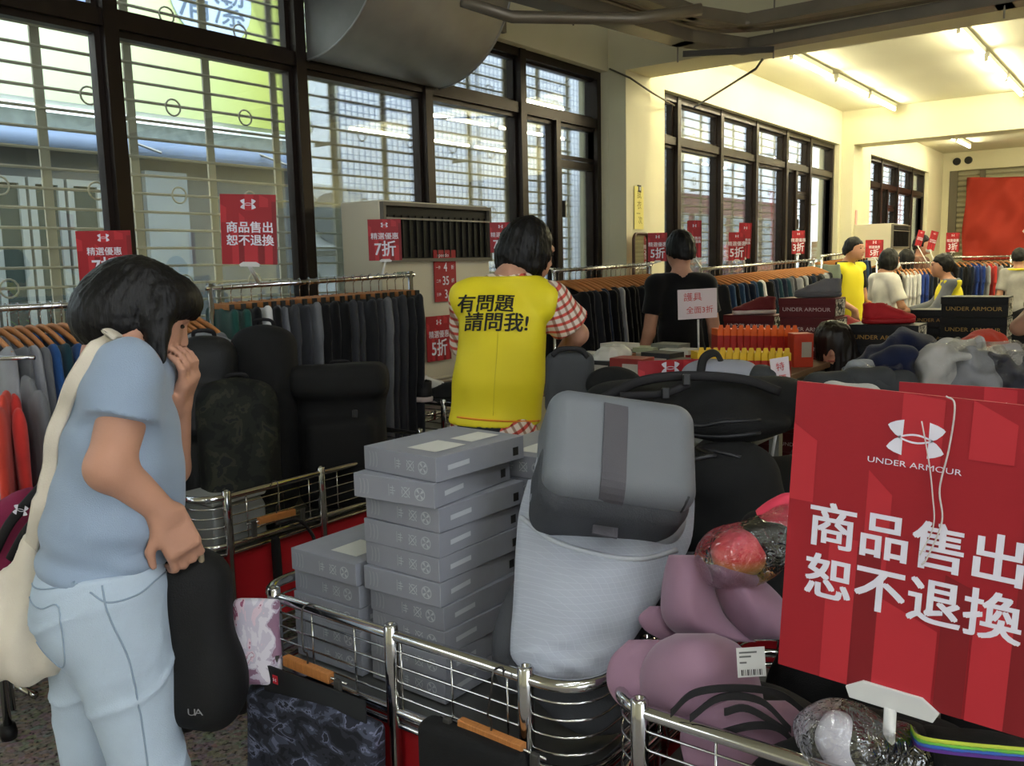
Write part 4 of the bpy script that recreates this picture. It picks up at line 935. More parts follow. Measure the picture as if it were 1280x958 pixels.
bra2('mauve bra with two cups lying behind the big cup in the right bin', [('cup', rw(1.72, (694, 836, 874), (715, 830, 888), (745, 826, 896), (772, 828, 908), (792, 845, 930), (803, 885, 945)), .055, (870, 760, 1.7)), ('cup', rw(1.72, (706, 884, 926), (722, 888, 950), (745, 895, 975), (772, 908, 992), (800, 928, 994)), .06, (940, 760, 1.7)), ('wing', rw(1.725, (758, 812, 846), (772, 798, 852), (788, 806, 862), (802, 830, 876)), .012, (820, 780, 1.7))], 0)
b3 = bra2('mauve sports bra with black straps at the rim of the right bin', [('cup', rw(1.52, (876, 872, 985), (895, 856, 1008), (925, 850, 1018), (965, 858, 1020)), .05, (930, 920, 1.5))], 0)
strp = M('black_elastic', '161417', .7, bump=.2, bs=400)
for pix in ([(838, 892, 1.46), (868, 866, 1.455), (925, 860, 1.455), (975, 868, 1.455), (1008, 892, 1.46)], [(862, 898, 1.455), (900, 872, 1.45), (950, 876, 1.445), (988, 912, 1.44)], [(895, 918, 1.445), (940, 907, 1.44), (975, 912, 1.44), (1008, 948, 1.435)], [(905, 890, 1.45), (935, 886, 1.445), (985, 915, 1.44)]):
    wb(ribbon(spline([j(*q) for q in pix], 6), CU, .006, -CF, .004), 'strap', strp, b3)
for k, (x_, y_, r_2, lb_) in enumerate(((1.48, .56, .13, 'black garments heaped under the mauve bras'), (1.5, .30, .14, 'black garments heaped behind the large red sign'), (1.55, .04, .14, 'black garments heaped at the right end of the right bin'), (1.78, .5, .13, 'dark garments at the back of the right bin'), (1.78, .15, .14, 'dark garments at the back right of the right bin'))):
    t = wthing('garment_heap', lb_, 'clothing', A(x_, y_, .585), 'goods in the right bin'); F = Field(A(x_-.26, y_-.26, .57), A(x_+.26, y_+.26, .86), .011); F.ell(A(x_, y_, .66), A(r_2, r_2*1.1, .11), None, k=.02); F.noise(.016, 26, 30+k); F.noise(.007, 60, 31+k); F.plane((0, 0, .585), (0, 0, -1)); F.build('cloth', blackc, t)
for k, (x_, y_, r_2, lb_) in enumerate(((2.5, 1.25, .19, 'left'), (2.62, .9, .21, 'middle'), (2.6, .58, .19, 'right'), (2.82, 1.2, .14, 'back left'))):
    t = wthing('garment_heap', 'black bags heaped at the %s of the bin under the duffel' % lb_, 'bag', A(x_, y_, .585), 'black bags in the bin under the duffel'); F = Field(A(x_-.3, y_-.3, .57), A(x_+.3, y_+.3, 1.1), .013); F.ell(A(x_, y_, .72), A(r_2, r_2*1.05, .22), None, k=.02); F.noise(.03, 17, 50+k); F.noise(.012, 45, 51+k); F.plane((0, 0, .585), (0, 0, -1)); F.build('cloth', blackc, t)
t = wthing('price_label', 'small white price label on the mauve bra', 'label', j(940, 845, 1.49)); o_ = j(939, 828, 1.49); u_ = unit(CR+CU*.06); v_ = unit(CU-CR*.06)
wb(MB().box(o_, (.048, .050, .001), np.stack([u_, v_, np.cross(u_, v_)], 1)), 'card', white, t)
m = MB()
for k, (y, w) in enumerate(((.017, .03), (.010, .02), (.0, .012))): m.add([o_+u_*(a*w-.02)+v_*(y+b*.0015)-CF*.0012 for a, b in ((0, -1), (1, -1), (1, 1), (0, 1))], [(0, 1, 2, 3)])
wb(m, 'print', M('print_grey', '6b6b6b', .7), t)
m = MB()
for k in range(11): m.add([o_+u_*(-.018+k*.0034+a*(.001+.0012*(k % 3 == 0)))+v_*(-.017+b*.005)-CF*.0012 for a, b in ((0, -1), (1, -1), (1, 1), (0, 1))], [(0, 1, 2, 3)])
wb(m, 'bar_code', black, t)
def lump(name, label, cat, pts, mat, res=.008, amp=.006, fr=35, seed=1, group=None, part='body', floor=None):
    c = np.mean([p for p, r in pts], 0); t = wthing(name, label, cat, (c[0], c[1], min(p[2]-r for p, r in pts)), group)
    F = Field(*bounds([p for p, r in pts], max(r for p, r in pts)+.06), res)
    for i, (p, r) in enumerate(pts):
        if np.isscalar(r): F.ell(p, (r, r, r), None, k=.03)
    for i in range(len(pts)-1): F.cone(pts[i][0], pts[i+1][0], pts[i][1], pts[i+1][1], k=.02)
    F.noise(amp, fr, seed); F.noise(amp*.6, fr*2.2, seed+1)
    if floor is not None: F.plane((0, 0, floor), (0, 0, -1))
    F.build(part, mat, t); return t, F
def rainbow():
    m = M('rainbow_knit', 'd04040', .7); n, l = nodes(m); tc = n.new('ShaderNodeTexCoord'); sp = n.new('ShaderNodeSeparateXYZ'); r = n.new('ShaderNodeValToRGB'); mr = n.new('ShaderNodeMapRange'); mr.inputs[1].default_value = -.0; mr.inputs[2].default_value = .09
    l.new(tc.outputs['Object'], sp.inputs[0]); l.new(sp.outputs[2], mr.inputs[0]); l.new(mr.outputs[0], r.inputs[0]); e = r.color_ramp.elements; e[0].color = (*lin('5d8f3a'), 1); e[1].color = (*lin('d83a55'), 1); q = e.new(.35); q.color = (*lin('c9803a'), 1); q = e.new(.55); q.color = (*lin('d8433f'), 1)
    l.new(r.outputs[0], n['Principled BSDF'].inputs['Base Color']); return m
t, F_ = lump('rolled_knit', 'rainbow coloured knit roll inside a clear bag behind the bras', 'clothing', [(j(920, 693, 1.72), .042), (j(926, 693, 1.74), .042)], rainbow(), .005, .002, 90)
t, F_ = lump('packed_garment', 'black and pink garment in clear wrap behind the bras', 'clothing', [(j(955, 668, 1.75), .045), (j(990, 680, 1.8), .06), (j(960, 720, 1.78), .06)], blackc, .007, .006, 40, 4)
t, F_ = lump('pink_garment', 'coral pink garment edge beside the large red sign', 'clothing', [(j(958, 650, 1.74), .022), (j(985, 638, 1.74), .03)], M('coral', 'e0405a', .6), .005, .004, 60, 5)
t, F_ = lump('clear_bag', 'crumpled clear plastic bag around the rainbow knit roll', 'plastic bag', [(j(905, 700, 1.68), .05), (j(940, 690, 1.68), .055), (j(985, 668, 1.70), .05)], thin_glass('poly_clear', (1, 1, 1), .06, .08, 1, .8, 40), .007, .008, 50, 6)
for k, (pts, mt, lb) in enumerate([([(1085, 935, 1.36, .055), (1130, 945, 1.38, .05)], blackc, 'black folded garment in a clear bag below the large sign'), ([(1050, 920, 1.36, .03), (1068, 945, 1.35, .032)], M('glove_white', 'c6c4d0', .7), 'white gloves in a clear bag below the large sign'), ([(1170, 955, 1.36, .05), (1240, 965, 1.34, .05), (1290, 970, 1.34, .05)], blackc, 'black garment at the bottom right corner'), ([(1010, 965, 1.40, .05), (990, 990, 1.45, .07)], blackc, 'black garment under the clear bags')]):
    lump('folded_garment', lb, 'clothing', [(j(x, y, d), r) for x, y, d, r in pts], mt, .007, .006, 45, 20+k, 'goods in the right bin')
lump('clear_bag', 'crumpled clear plastic bag with white gloves below the large sign', 'plastic bag', [(j(1030, 915, 1.33), .04), (j(1060, 930, 1.33), .055), (j(1120, 950, 1.34), .05)], thin_glass('poly_clear2', (1, 1, 1), .08, .06, 1, .9, 40), .006, .008, 55, 9)
t = wthing('rainbow_strap', 'rainbow striped strap below the large red sign', 'strap', j(1200, 935, 1.34))
for k, cl in enumerate(('c9d84a', '6fbf4a', '3a66c0', '5a2f8a')):
    wb(ribbon(spline([j(1138, 908+k*4, 1.33), j(1150, 922+k*4, 1.29), j(1200, 930+k*4, 1.26), j(1290, 938+k*4, 1.24)], 6), CU, .003, -CF, .002), 'stripe', M('rb%d' % k, cl, .6), t)
# ------------------------------------------------------------------ hangers with clips on the front bin
def clip_hanger(label, a, b, hook_top, depth_axis, group='clip hangers on the bins'):
    a = np.asarray(a, float); b = np.asarray(b, float); U = unit(b-a); n = unit(depth_axis); V = np.cross(n, U); V = V if V[2] > 0 else -V; L = np.linalg.norm(b-a)
    t = wthing('clip_hanger', label, 'hanger', (a+b)/2-V*.02, group)
    R = np.stack([U, n, V], 1); wb(MB().box((a+b)/2, (L, .018, .024), R), 'wooden_bar', wood, t, bevel=.002)
    wb(MB().tube([a-U*.05, b+U*.05], .003, 6), 'clip_rod', chrome, t, True)
    for p in (a-U*.025, b+U*.03): wb(MB().box(p-V*.02+n*.008, (.018, .012, .058), R), 'clip', M('clip_grey', '3a3835', .5), t, bevel=.003)
    m0 = (a+b)/2; h = np.asarray(hook_top, float); hk = [m0, m0+V*.035, m0+V*.05+n*.01, h+n*.016-V*.025, h+n*.012, h+V*.004, h-n*.018-V*.002, h-n*.022-V*.018]
    wb(MB().tube(spline(hk, 5), .0022, 6), 'hook', M('hook_steel', '55524f', .3, metal=.9), t, True); return t
n_ = A(-1, 0, 0)
clip_hanger('wooden clip hanger holding the patterned shorts with black card', PX(357, 825, 1.225), PX(414, 848, 1.225), PZ(388, 757, .795)+A(-.01, 0, 0), n_)
cam_ = ramp_mat('shorts_print', [(0, '1a1b22'), (.42, '2b2d38'), (.52, '474b5c'), (.58, '6c7088'), (.62, '262833')], 18, 3, .85, stretch=(1, 1, 1.8), dist=.6)
t = wthing('patterned_shorts', 'dark shorts with a grey blotched print hanging on the front bin', 'shorts', PX(390, 940, 1.2))
F = Field(*bounds([PX(310, 860, 1.2), PX(490, 1010, 1.2)], .08), .007); a_, b_ = PX(330, 868, 1.21), PX(452, 925, 1.21)
F.rbox((a_+b_)/2-A(0, 0, .09), A(.028, float(np.linalg.norm(b_-a_))*.5+.05, .15), .02, rx(math.radians(4)), k=.01); F.noise(.007, 30, 6); F.plane(PX(395, 885, 1.2)+A(0, 0, .012), unit(A(0, .12, 1))); F.build('fabric', cam_, t)
t = wthing('black_header_card', 'black header card with a red logo tab above the patterned shorts', 'card', PX(390, 880, 1.205)); U_ = unit(PX(458, 875, 1.2)-PX(330, 828, 1.2)); V_ = A(0, 0, 1); V_ = unit(V_-U_*(V_@U_)); W_ = np.cross(U_, V_); o_ = (PX(330, 832, 1.2)+PX(458, 918, 1.2))/2
wb(MB().box(o_, (float(np.linalg.norm(PX(458, 875, 1.2)-PX(330, 828, 1.2))), .078, .004), np.stack([U_, V_, W_], 1)), 'card', M('card_black', '1f2022', .6), t)
tb_ = PX(344, 850, 1.19); wb(MB().box(tb_, (.017, .02, .001), np.stack([U_, V_, W_], 1)), 'red_tab', M('tab_red', 'c02030', .6), t); m = MB(); emblem(m, .012, tb_+W_*.001, U_, V_); wb(m, 'emblem', signw, t)
clip_hanger('wooden clip hanger holding the black shorts', PX(575, 905, 1.225), PX(655, 938, 1.225), PZ(625, 836, .795)+A(-.01, 0, 0), n_)
t = wthing('black_shorts', 'plain black shorts hanging at the front bin corner', 'shorts', PX(600, 1000, 1.2)); a_, b_ = PX(535, 905, 1.21), PX(650, 945, 1.21)
F = Field(*bounds([a_, b_, a_-A(0, 0, .3)], .08), .007); F.rbox((a_+b_)/2-A(0, 0, .13), A(.028, .13, .14), .02, None, k=.01); F.noise(.006, 30, 8); F.build('fabric', blackc, t)
t = wthing('marble_print_leggings', 'white leggings with pink marble print hanging left of the front bin', 'leggings', PZ(318, 850, .5)); marb = ramp_mat('marble_print', [(0, '8b6a80'), (.42, 'b9aebf'), (.46, 'd8d3dc'), (.55, 'c3bccb'), (.62, 'd9c3cf'), (.66, '9a5570'), (.68, 'd8d3dc')], 9, 5, .8, dist=1.5)
F = Field(*bounds([P(300, 735, 2.1), P(340, 870, 2.0)], .1), .006); F.rbox(P(322, 802, 2.05), A(.055, .014, .10), .012, frame(CR, CU), k=.01); F.noise(.008, 34, 3); F.build('fabric', marb, t)
# ------------------------------------------------------------------ black bag held by the woman
t = wthing('black_gym_bag', 'black gym bag with small grey letters held by the woman', 'bag', P(255, 925, 1.95))
F = Field(*bounds([P(200, 690, 1.95), P(310, 930, 1.95)], .12), .007); F.rbox(P(248, 800, 1.97), A(.075, .06, .185), .05, frame(CR-CU*.0+CF*.1, unit(CU-CR*.06)), k=.02); F.ell(P(235, 730, 1.97), A(.065, .05, .08), None, k=.05); F.ell(P(272, 855, 1.97), A(.065, .05, .10), None, k=.05); F.noise(.006, 25, 12); F.build('body', M('bag_black', '09090a', .75, bump=.3, bs=300), t); bv = F.bvh()
for ch_, xx_ in (('U', 229), ('A', 238)): m = MB(); put_text(m, ch_, .022, P(xx_, 902, 1.85), CR, CU, .0, wide=1.3); m.v = [stick(np.vstack(m.v), bv, CF, .001)]; wb(m, 'letter', M('ua_grey', '8f8f8f', .6), t)
wb(MB().tube(spline([P(222, 712, 1.93), P(226, 690, 1.92), P(240, 676, 1.92), P(250, 690, 1.93), P(252, 712, 1.94)], 6), .007, 8), 'handle', M('strap_tan', '9a8a70', .7), t, True)
# ------------------------------------------------------------------ black bags behind the front bin
def bag(label, prims, mat=blackc, straps=(), buckles=(), res=.009, amp=.006, fr=28, seed=1, name='black_backpack', cat='backpack', floor=None, group='black backpacks and bags', pocket=None):
    cs = [p[0] for p in prims]; R = max(max(p[1]) for p in prims); low = min(p[0][2]-p[1][2] for p in prims); c = np.mean(cs, 0)
    t = wthing(name, label, cat, (c[0], c[1], low if floor is None else floor), group); F = Field(*bounds(cs, R+.06), res)
    for p in prims:
        if len(p) > 3: F.rbox(p[0], A(*p[1]), p[3], p[2], k=.03)
        else: F.ell(p[0], A(*p[1]), p[2] if len(p) > 2 else None, k=.04)
    F.noise(amp, fr, seed)
    if floor is not None: F.plane((0, 0, floor), (0, 0, -1))
    o = F.build('body', mat, t); bv = F.bvh(); WORLD[o.name] = WORLD[t.name]
    for pts, w in straps:
        v = np.array(pts); wb(MB().tube(spline(v, 6), w, 8, flat=.35, nrm=CF), 'strap', strp, t, True)
    for pix, w in (pocket or ()):
        v = stick(spline([P(*q) for q in pix], 6), bv, CF, .0); wb(MB().tube(v, w, 6), 'zip', M('zip_black', '242427', .45), o, True)
    for b in buckles: wb(MB().box(b, (.02, .012, .03), frame(CR, CU)), 'buckle', M('buckle_black', '1d1d1f', .35), t, bevel=.003)
    return t
fc = frame(CR, CU)
bag('long black duffel bag on top of the black bag pile', [(j(790, 505, 2.45), (.14, .12, .07), fc), (j(890, 500, 2.5), (.22, .13, .075), fc), (j(960, 505, 2.55), (.14, .12, .08), fc), (j(900, 530, 2.42), (.2, .1, .05), fc)], straps=[([j(750, 500, 2.36), j(800, 477, 2.34), j(860, 470, 2.34), j(930, 475, 2.36), j(975, 490, 2.38)], .013), ([j(775, 495, 2.34), j(830, 492, 2.32), j(862, 480, 2.32)], .010)], buckles=[j(858, 475, 2.31), j(832, 492, 2.31)], pocket=[([(845, 510, 2.2), (880, 535, 2.2), (920, 530, 2.2), (970, 528, 2.2)], .005), ([(850, 545, 2.2), (910, 550, 2.2), (970, 545, 2.2)], .006)], name='black_duffel_bag', cat='bag', amp=.018, fr=22)
bag('black backpack hanging over the rim below the duffel bag', [(j(910, 600, 2.36), (.14, .11, .11), fc), (j(935, 660, 2.36), (.12, .11, .13), fc), (j(880, 640, 2.4), (.10, .1, .12), fc)], pocket=[([(865, 575, 2.1), (900, 570, 2.1), (950, 580, 2.1)], .006)], seed=4)
bag('charcoal grey laptop bag beside the yellow vest', [(j(712, 480, 2.75), (.075, .05, .10), fc, .03)], mat=darkgrey, seed=7, name='charcoal_bag', cat='bag', amp=.003, straps=[([j(690, 445, 2.7), j(700, 437, 2.7), j(725, 437, 2.7), j(735, 447, 2.7)], .008)])
bag('black cap shaped bag beside the clear plastic bundle', [(j(768, 482, 2.7), (.09, .07, .06), fc)], seed=9, name='black_pouch', cat='bag')
# ------------------------------------------------------------------ black backpacks in the bin behind the woman
camo = ramp_mat('black_camo', [(0, '101110'), (.45, '1b1d18'), (.56, '2b2c22'), (.63, '17181a'), (.7, '34352c')], 14, 3, .8, dist=.4)
fb = frame(A(0, -1, 0), A(0, 0, 1))
def pk(label, c, w, h, d, tilt, yaw, mat=blackc, seed=1, flap=False):
    R = rz(yaw)@ry(tilt); up = R[:, 2]; side = R[:, 1]; f = R[:, 0]          # f faces the camera side
    pr_ = [(c-A(0, 0, max(0, (c[2]-h-.58)/2)), (d, w, h+max(0, (c[2]-h-.58)/2)), R, .07), (c+up*h*.55, (d*.95, w*.92, h*.5), R), (c+f*d*.8-up*h*.35, (d*.55, w*.78, h*.5), R, .04)]
    if flap: pr_.append((c+up*h*.8+f*d*.3, (d*1.15, w*1.08, h*.3), R, .05))
    top = c+up*h*1.0
    t = bag(label, pr_, mat, straps=[([top-side*.04-f*.02, top+up*.03-side*.03, top+up*.03+side*.03, top+side*.04-f*.02], .008)], seed=seed, amp=.007, fr=22, floor=.585 if c[2]-h < .8 else None,
            buckles=[c+f*(d*1.38)+up*h*.25+side*w*.35] if flap else ())
    return t
ang = math.atan2(-_fw[1], -_fw[0])
pk('black camouflage backpack leaning at the front of the rear bin', P(300, 562, 3.3), .148, .25, .085, -.22, ang+.25, camo, 3)
pk('tall black backpack with a rounded top in the rear bin', P(330, 492, 3.5), .125, .26, .09, -.12, ang-.1, blackc, 5)
pk('black roll-top rucksack with a buckle flap in the rear bin', P(428, 532, 3.6), .18, .23, .10, -.08, ang+.1, blackc, 6, True)
pk('black backpack at the left of the rear bin behind the hand', P(258, 490, 3.35), .115, .2, .07, -.1, ang+.2, M('pack_black2', '131416', .6, bump=.3, bs=300), 8)
t, F_ = lump('grey_cap_bag', 'light grey padded bag behind the black backpacks', 'bag', [(P(248, 440, 3.5), .075), (P(275, 442, 3.52), .065)], M('bag_lightgrey', '84868c', .8, bump=.2, bs=200), .009, .006, 30, 3)
t = wthing('clear_lunch_box', 'clear plastic boxes in the corner of the rear bin', 'box', (1.76, 2.68, .585))
wb(MB().span((1.74, 2.60, .585), (1.96, 2.82, .74)), 'tub', M('clear_tub', '8f9392', .15, spec=.6), t, bevel=.01); wb(MB().span((1.735, 2.595, .741), (1.965, 2.825, .76)), 'lid', M('tub_lid', 'a7a9a6', .25), t, bevel=.006)
# hangers on the rear bin rail with black shorts
clip_hanger('wooden clip hanger on the rear bin rail', PY(323, 652, 2.52), PY(368, 640, 2.52), A(*PY(345, 622, 2.53)[:2], .795), A(0, -1, 0))
t = wthing('black_hanging_shorts', 'black garment hanging outside the rear bin', 'shorts', PY(340, 740, 2.5)); a_ = PY(345, 680, 2.51)
F = Field(a_-.2, a_+.2, .008); F.rbox(a_-A(0, 0, .06), A(.012, .02, .09), .01, None, k=.01); F.noise(.005, 30, 8); F.build('fabric', blackc, t)
wb(MB().tube(spline([PY(345, 655, 2.5), PY(372, 650, 2.5), PY(392, 672, 2.5), PY(388, 690, 2.5)], 6), .007, 6), 'strap', strp, t, True)
# ================================================================== clothes racks
def garment_mesh(kind, seed):
    F = Field((-.42, -.09, -1.2), (.42, .09, .02), .014); r = np.random.RandomState(seed)
    if kind in ('tee', 'jacket'):
        F.rbox((0, 0, -.46), (.215, .021, .30), .02, None, k=.01); F.cone((-.19, 0, -.165), (.19, 0, -.165), .034, .034, k=.02, flat=((0, 1, 0), .55)); F.cone((-.06, 0, -.12), (.06, 0, -.12), .035, .035, k=.03, flat=((0, 1, 0), .6))
        L = .30 if kind == 'tee' else .62
        for s in (-1, 1): F.cone((s*.19, 0, -.175), (s*(.24 if kind == 'tee' else .245), -.01, -.17-L*.75), .055, .045, k=.03, flat=((0, 1, 0), .45), cut=0)
    elif kind == 'pants':
        F.rbox((0, 0, -.17), (.19, .022, .09), .018, None, k=.02)
        for s in (-1, 1): F.cone((s*.1, 0, -.2), (s*.085, 0, -1.02), .1, .072, k=.03, flat=((0, 1, 0), .28), cut=0)
    elif kind == 'shorts':
        F.rbox((0, 0, -.16), (.19, .022, .08), .018, None, k=.02)
        for s in (-1, 1): F.cone((s*.1, 0, -.2), (s*.11, 0, -.5), .1, .105, k=.03, flat=((0, 1, 0), .26), cut=0)
    m = np.abs(F.V) < .03; p = F.lo+np.argwhere(m)*F.res; F.V[m] += .0055*np.sin(p[:, 0]*(38+10*r.rand())+r.rand()*6+1.5*np.sin(p[:, 2]*5+r.rand()*6))+.004*np.sin(p[:, 2]*14+p[:, 0]*9+r.rand()*6)
    return F.mesh(kind, smooth=1)
GM = {k: [garment_mesh(k, s) for s in ((1, 2) if k != 'shorts' else (1,))] for k in ('tee', 'jacket', 'pants', 'shorts')}
GC = {'black': '0d0d10', 'charcoal': '242529', 'dark grey': '3a3b40', 'grey': '6d6f74', 'light grey': '9a9ca2', 'navy': '182236', 'teal': '1f3f4b', 'dark teal': '17303a', 'blue': '2a5590', 'white': 'dedede', 'red': 'cf3a36', 'neon yellow': 'c8ef3a', 'green': '1d4a44', 'grey green': '7e8a7c', 'royal blue': '24408f', 'denim blue': '2b4668', 'orange red': 'd94a3c'}
HANG = None
def hanger_proto(clip):
    t = thing('wooden_hanger', 'x', 'hanger')
    if not clip:
        m = MB(); pts = [(-.205, 0, -.155), (-.16, 0, -.128), (-.06, 0, -.09), (0, 0, -.078), (.06, 0, -.09), (.16, 0, -.128), (.205, 0, -.155)]; m.tube(spline(pts, 3), .0135, 6, flat=.5, nrm=(0, 1, 0)); m.build('wooden_arms', wood, t, True)
    else:
        MB().box((0, 0, -.085), (.26, .014, .026)).build('wooden_bar', wood, t, bevel=.002)
        for s in (-1, 1): MB().box((s*.14, 0, -.095), (.016, .018, .045)).build('clip', M('clip_dark', '1c1b1a', .4), t)
    a = np.linspace(-2.0, math.pi/2+.9, 10); MB().tube([(.0, 0, -.075), (0, 0, -.035)]+[(.018*math.cos(q)*1, 0, .000+.018*math.sin(q)) for q in np.linspace(-math.pi/2, math.pi*.95, 9)], .0022, 5).build('hook', chrome, t, True)
    return t
HP = {}; RAILS = []
def rail_pt(c):
    best = None
    for a, b in RAILS:
        d = b-a; f = np.clip(((c-a)[:2]@d[:2])/(d[:2]@d[:2]), 0, 1); p = a+d*f; e = np.linalg.norm((p-c)[:2])
        if best is None or e < best[0]: best = (e, p)
    return best[1]
def rack(name, ends, items, kind_of, spread=None, hang='wood', zrail=None, feet=True):
    a, b = np.asarray(ends[0], float), np.asarray(ends[1], float); d = b-a; L = np.linalg.norm(d[:2]); ang = math.atan2(d[1], d[0])
    t = wthing('clothes_rack', {'left T-shirt rack': 'chrome rack of T-shirts at the left window', 'near trouser rack': 'chrome rack of trousers behind the black backpacks', 'dark jacket rack': 'chrome rack of dark jackets beside the near column', 'long T-shirt rack': 'long chrome rack of T-shirts behind the man in black', 'far trouser rack': 'chrome rack of trousers before the second windows', 'small column rack': 'short clothes rack by the second column', 'white shirt rack': 'clothes rack of white shirts behind the far shoppers', 'shutter rack': 'clothes rack in front of the roller shutter'}[name], 'clothes rack', ((a[0]+b[0])/2, (a[1]+b[1])/2, 0))
    u = unit(d); wb(MB().tube([a-u*.04, b+u*.04], .0125, 10), 'rail', chrome, t, True)
    for e in (a-u*.02, b+u*.02):
        wb(MB().tube([(e[0], e[1], .03), (e[0], e[1], e[2]+.02)], .013, 10), 'upright', chrome, t, True)
        wb(MB().tube([(e[0]-.2*u[1], e[1]+.2*u[0], .02), (e[0]+.2*u[1], e[1]-.2*u[0], .02)], .014, 8), 'foot', chrome, t, True)
    RAILS.append((a, b)); n = len(items); key = hang
    if key not in HP: HP[key] = [hanger_proto(hang == 'clip'), False]
    for i, (kind, col) in enumerate(items):
        f = (i+.5)/n; p = a+d*f; rzv = ang-math.pi/2+random.uniform(-.06, .06)-math.pi/2+math.pi/2
        me = GM[kind][i % len(GM[kind])]; m = cloth('cloth_'+col.replace(' ', '_'), GC[col])
        nm = {'tee': 'hanging_tshirt', 'jacket': 'hanging_jacket', 'pants': 'hanging_trousers', 'shorts': 'hanging_shorts'}[kind]; nn = {'tee': 'T-shirt', 'jacket': 'long sleeved top', 'pants': 'pair of trousers', 'shorts': 'pair of shorts'}[kind]
        if len(me.materials) == 0: me.materials.append(m)
        o = obj(nm, me); o.location = tuple(p); o.rotation_euler = (0, 0, rzv); remat(o, m); s = random.uniform(.94, 1.05); o.scale = (s, min(1., L/n/.05)*.8, s)
        o.location.z = p[2]-.012 - (0 if kind in ('tee', 'jacket') else .0)
        tag(o, '%s %s, %s from the left on the %s' % (col, nn, ORD[i], name), {'tee': 'T-shirt', 'jacket': 'jacket', 'pants': 'trousers', 'shorts': 'shorts'}[kind], 'clothes on the '+name)
        lab = '%s wooden hanger from the left on the %s' % (ORD[i], name)
        if not HP[key][1]:
            h = HP[key][0]; HP[key][1] = True; h.location = tuple(p); h.rotation_euler = (0, 0, rzv); h['label'] = lab; h['group'] = 'hangers on the '+name
        else: dup(HP[key][0], tuple(p), rzv, lab, 'hangers on the '+name)
    return t
T_, J_, N_, S_ = 'tee', 'jacket', 'pants', 'shorts'
c2 = lambda x, y, d: P(x, y, d)
rack('left T-shirt rack', (A(1.40, 3.45, 1.43), A(2.28, 3.45, 1.43)), [(T_, c) for c in ('light grey', 'grey', 'light grey', 'grey', 'blue', 'teal', 'blue', 'teal', 'dark teal', 'dark teal', 'black', 'black', 'black', 'black', 'neon yellow', 'neon yellow', 'neon yellow', 'black', 'charcoal', 'navy', 'black', 'grey')], None)
rack('near trouser rack', (A(2.36, 3.40, 1.475), A(3.32, 3.14, 1.505)), [(S_, 'green'), (S_, 'green'), (S_, 'black'), (S_, 'white'), (N_, 'black'), (N_, 'grey'), (N_, 'dark grey'), (N_, 'dark grey'), (N_, 'grey'), (N_, 'black'), (N_, 'black'), (N_, 'black'), (N_, 'dark grey'), (N_, 'dark grey'), (N_, 'charcoal'), (N_, 'dark grey'), (N_, 'grey'), (N_, 'dark grey'), (N_, 'dark grey'), (N_, 'charcoal'), (N_, 'charcoal')], None, hang='clip')
rack('dark jacket rack', (A(4.85, 3.25, 1.50), A(6.15, 3.25, 1.52)), [(J_, c) for c in ('black', 'black', 'charcoal', 'black', 'navy', 'black', 'charcoal', 'light grey', 'black', 'black', 'black', 'charcoal', 'black', 'dark grey', 'black', 'charcoal', 'black', 'black', 'black')], None)
rack('long T-shirt rack', (A(6.9, 3.15, 1.47), A(9.75, 3.15, 1.52)), [(T_, c) for c in ('charcoal', 'denim blue', 'black', 'denim blue', 'navy', 'navy', 'denim blue', 'teal', 'white', 'black', 'navy', 'navy', 'teal', 'navy', 'teal', 'grey', 'dark grey', 'light grey', 'dark grey', 'light grey', 'black', 'navy', 'black', 'charcoal', 'dark grey', 'light grey', 'grey', 'charcoal')], None)
rack('far trouser rack', (A(9.9, 3.1, 1.56), A(11.2, 3.1, 1.60)), [(N_, c) for c in ('grey green', 'grey green', 'grey', 'grey', 'grey', 'charcoal', 'black', 'navy', 'denim blue', 'navy', 'denim blue', 'navy')], None, hang='clip')
rack('small column rack', (A(12.2, 3.1, 1.5), A(13.0, 3.1, 1.5)), [(T_, c) for c in ('black', 'white', 'black', 'navy', 'black', 'grey', 'black')], None)
q = P(1098, 330, 11.0); q2 = P(1168, 327, 10.9); q[2] = q2[2] = 1.45
rack('white shirt rack', (q, q2), [(T_, c) for c in ('black', 'white', 'white', 'white', 'black', 'white', 'white', 'white', 'white', 'royal blue', 'royal blue', 'navy', 'black')], None)
q = P(1182, 322, 13.5); q2 = P(1262, 318, 13.5); q[2] = q2[2] = 1.5
rack('shutter rack', (q, q2), [(T_, c) for c in ('navy', 'navy', 'black', 'navy', 'royal blue', 'royal blue', 'light grey', 'red', 'light grey', 'black', 'charcoal')], None)
for k, (x, d, col, nm, dz) in enumerate(((2, 2.95, 'orange red', 'orange red', 0), (14, 3.0, 'red', 'red', -.01), (32, 3.05, 'grey', 'grey', .05))):
    o = obj('hanging_jacket', GM['jacket'][k % 2]); p = P(x, 452, d); o.location = (p[0], p[1], p[2]+dz); o.rotation_euler = (0, 0, 1.0+.2*k); remat(o, cloth('cloth_'+col.replace(' ', '_'), GC[col])); o.scale = (.75, .7, 1.15)
    tag(o, '%s long sleeved top hanging at the left edge before the T-shirt rack' % nm, 'jacket', 'tops at the left edge')
t = wthing('face_out_arm', 'short chrome hanging arm at the left edge below the T-shirt rack', 'clothes rack', A(*P(14, 452, 3.0)[:2], 0)); p = P(14, 448, 3.0)
wb(MB().tube([p-_rt*.12+_fw*.0, p+_rt*.08], .008, 8), 'arm', chrome, t, True); q = p-_rt*.12; wb(MB().tube([(q[0], q[1], 0), q], .012, 8), 'upright', chrome, t, True)
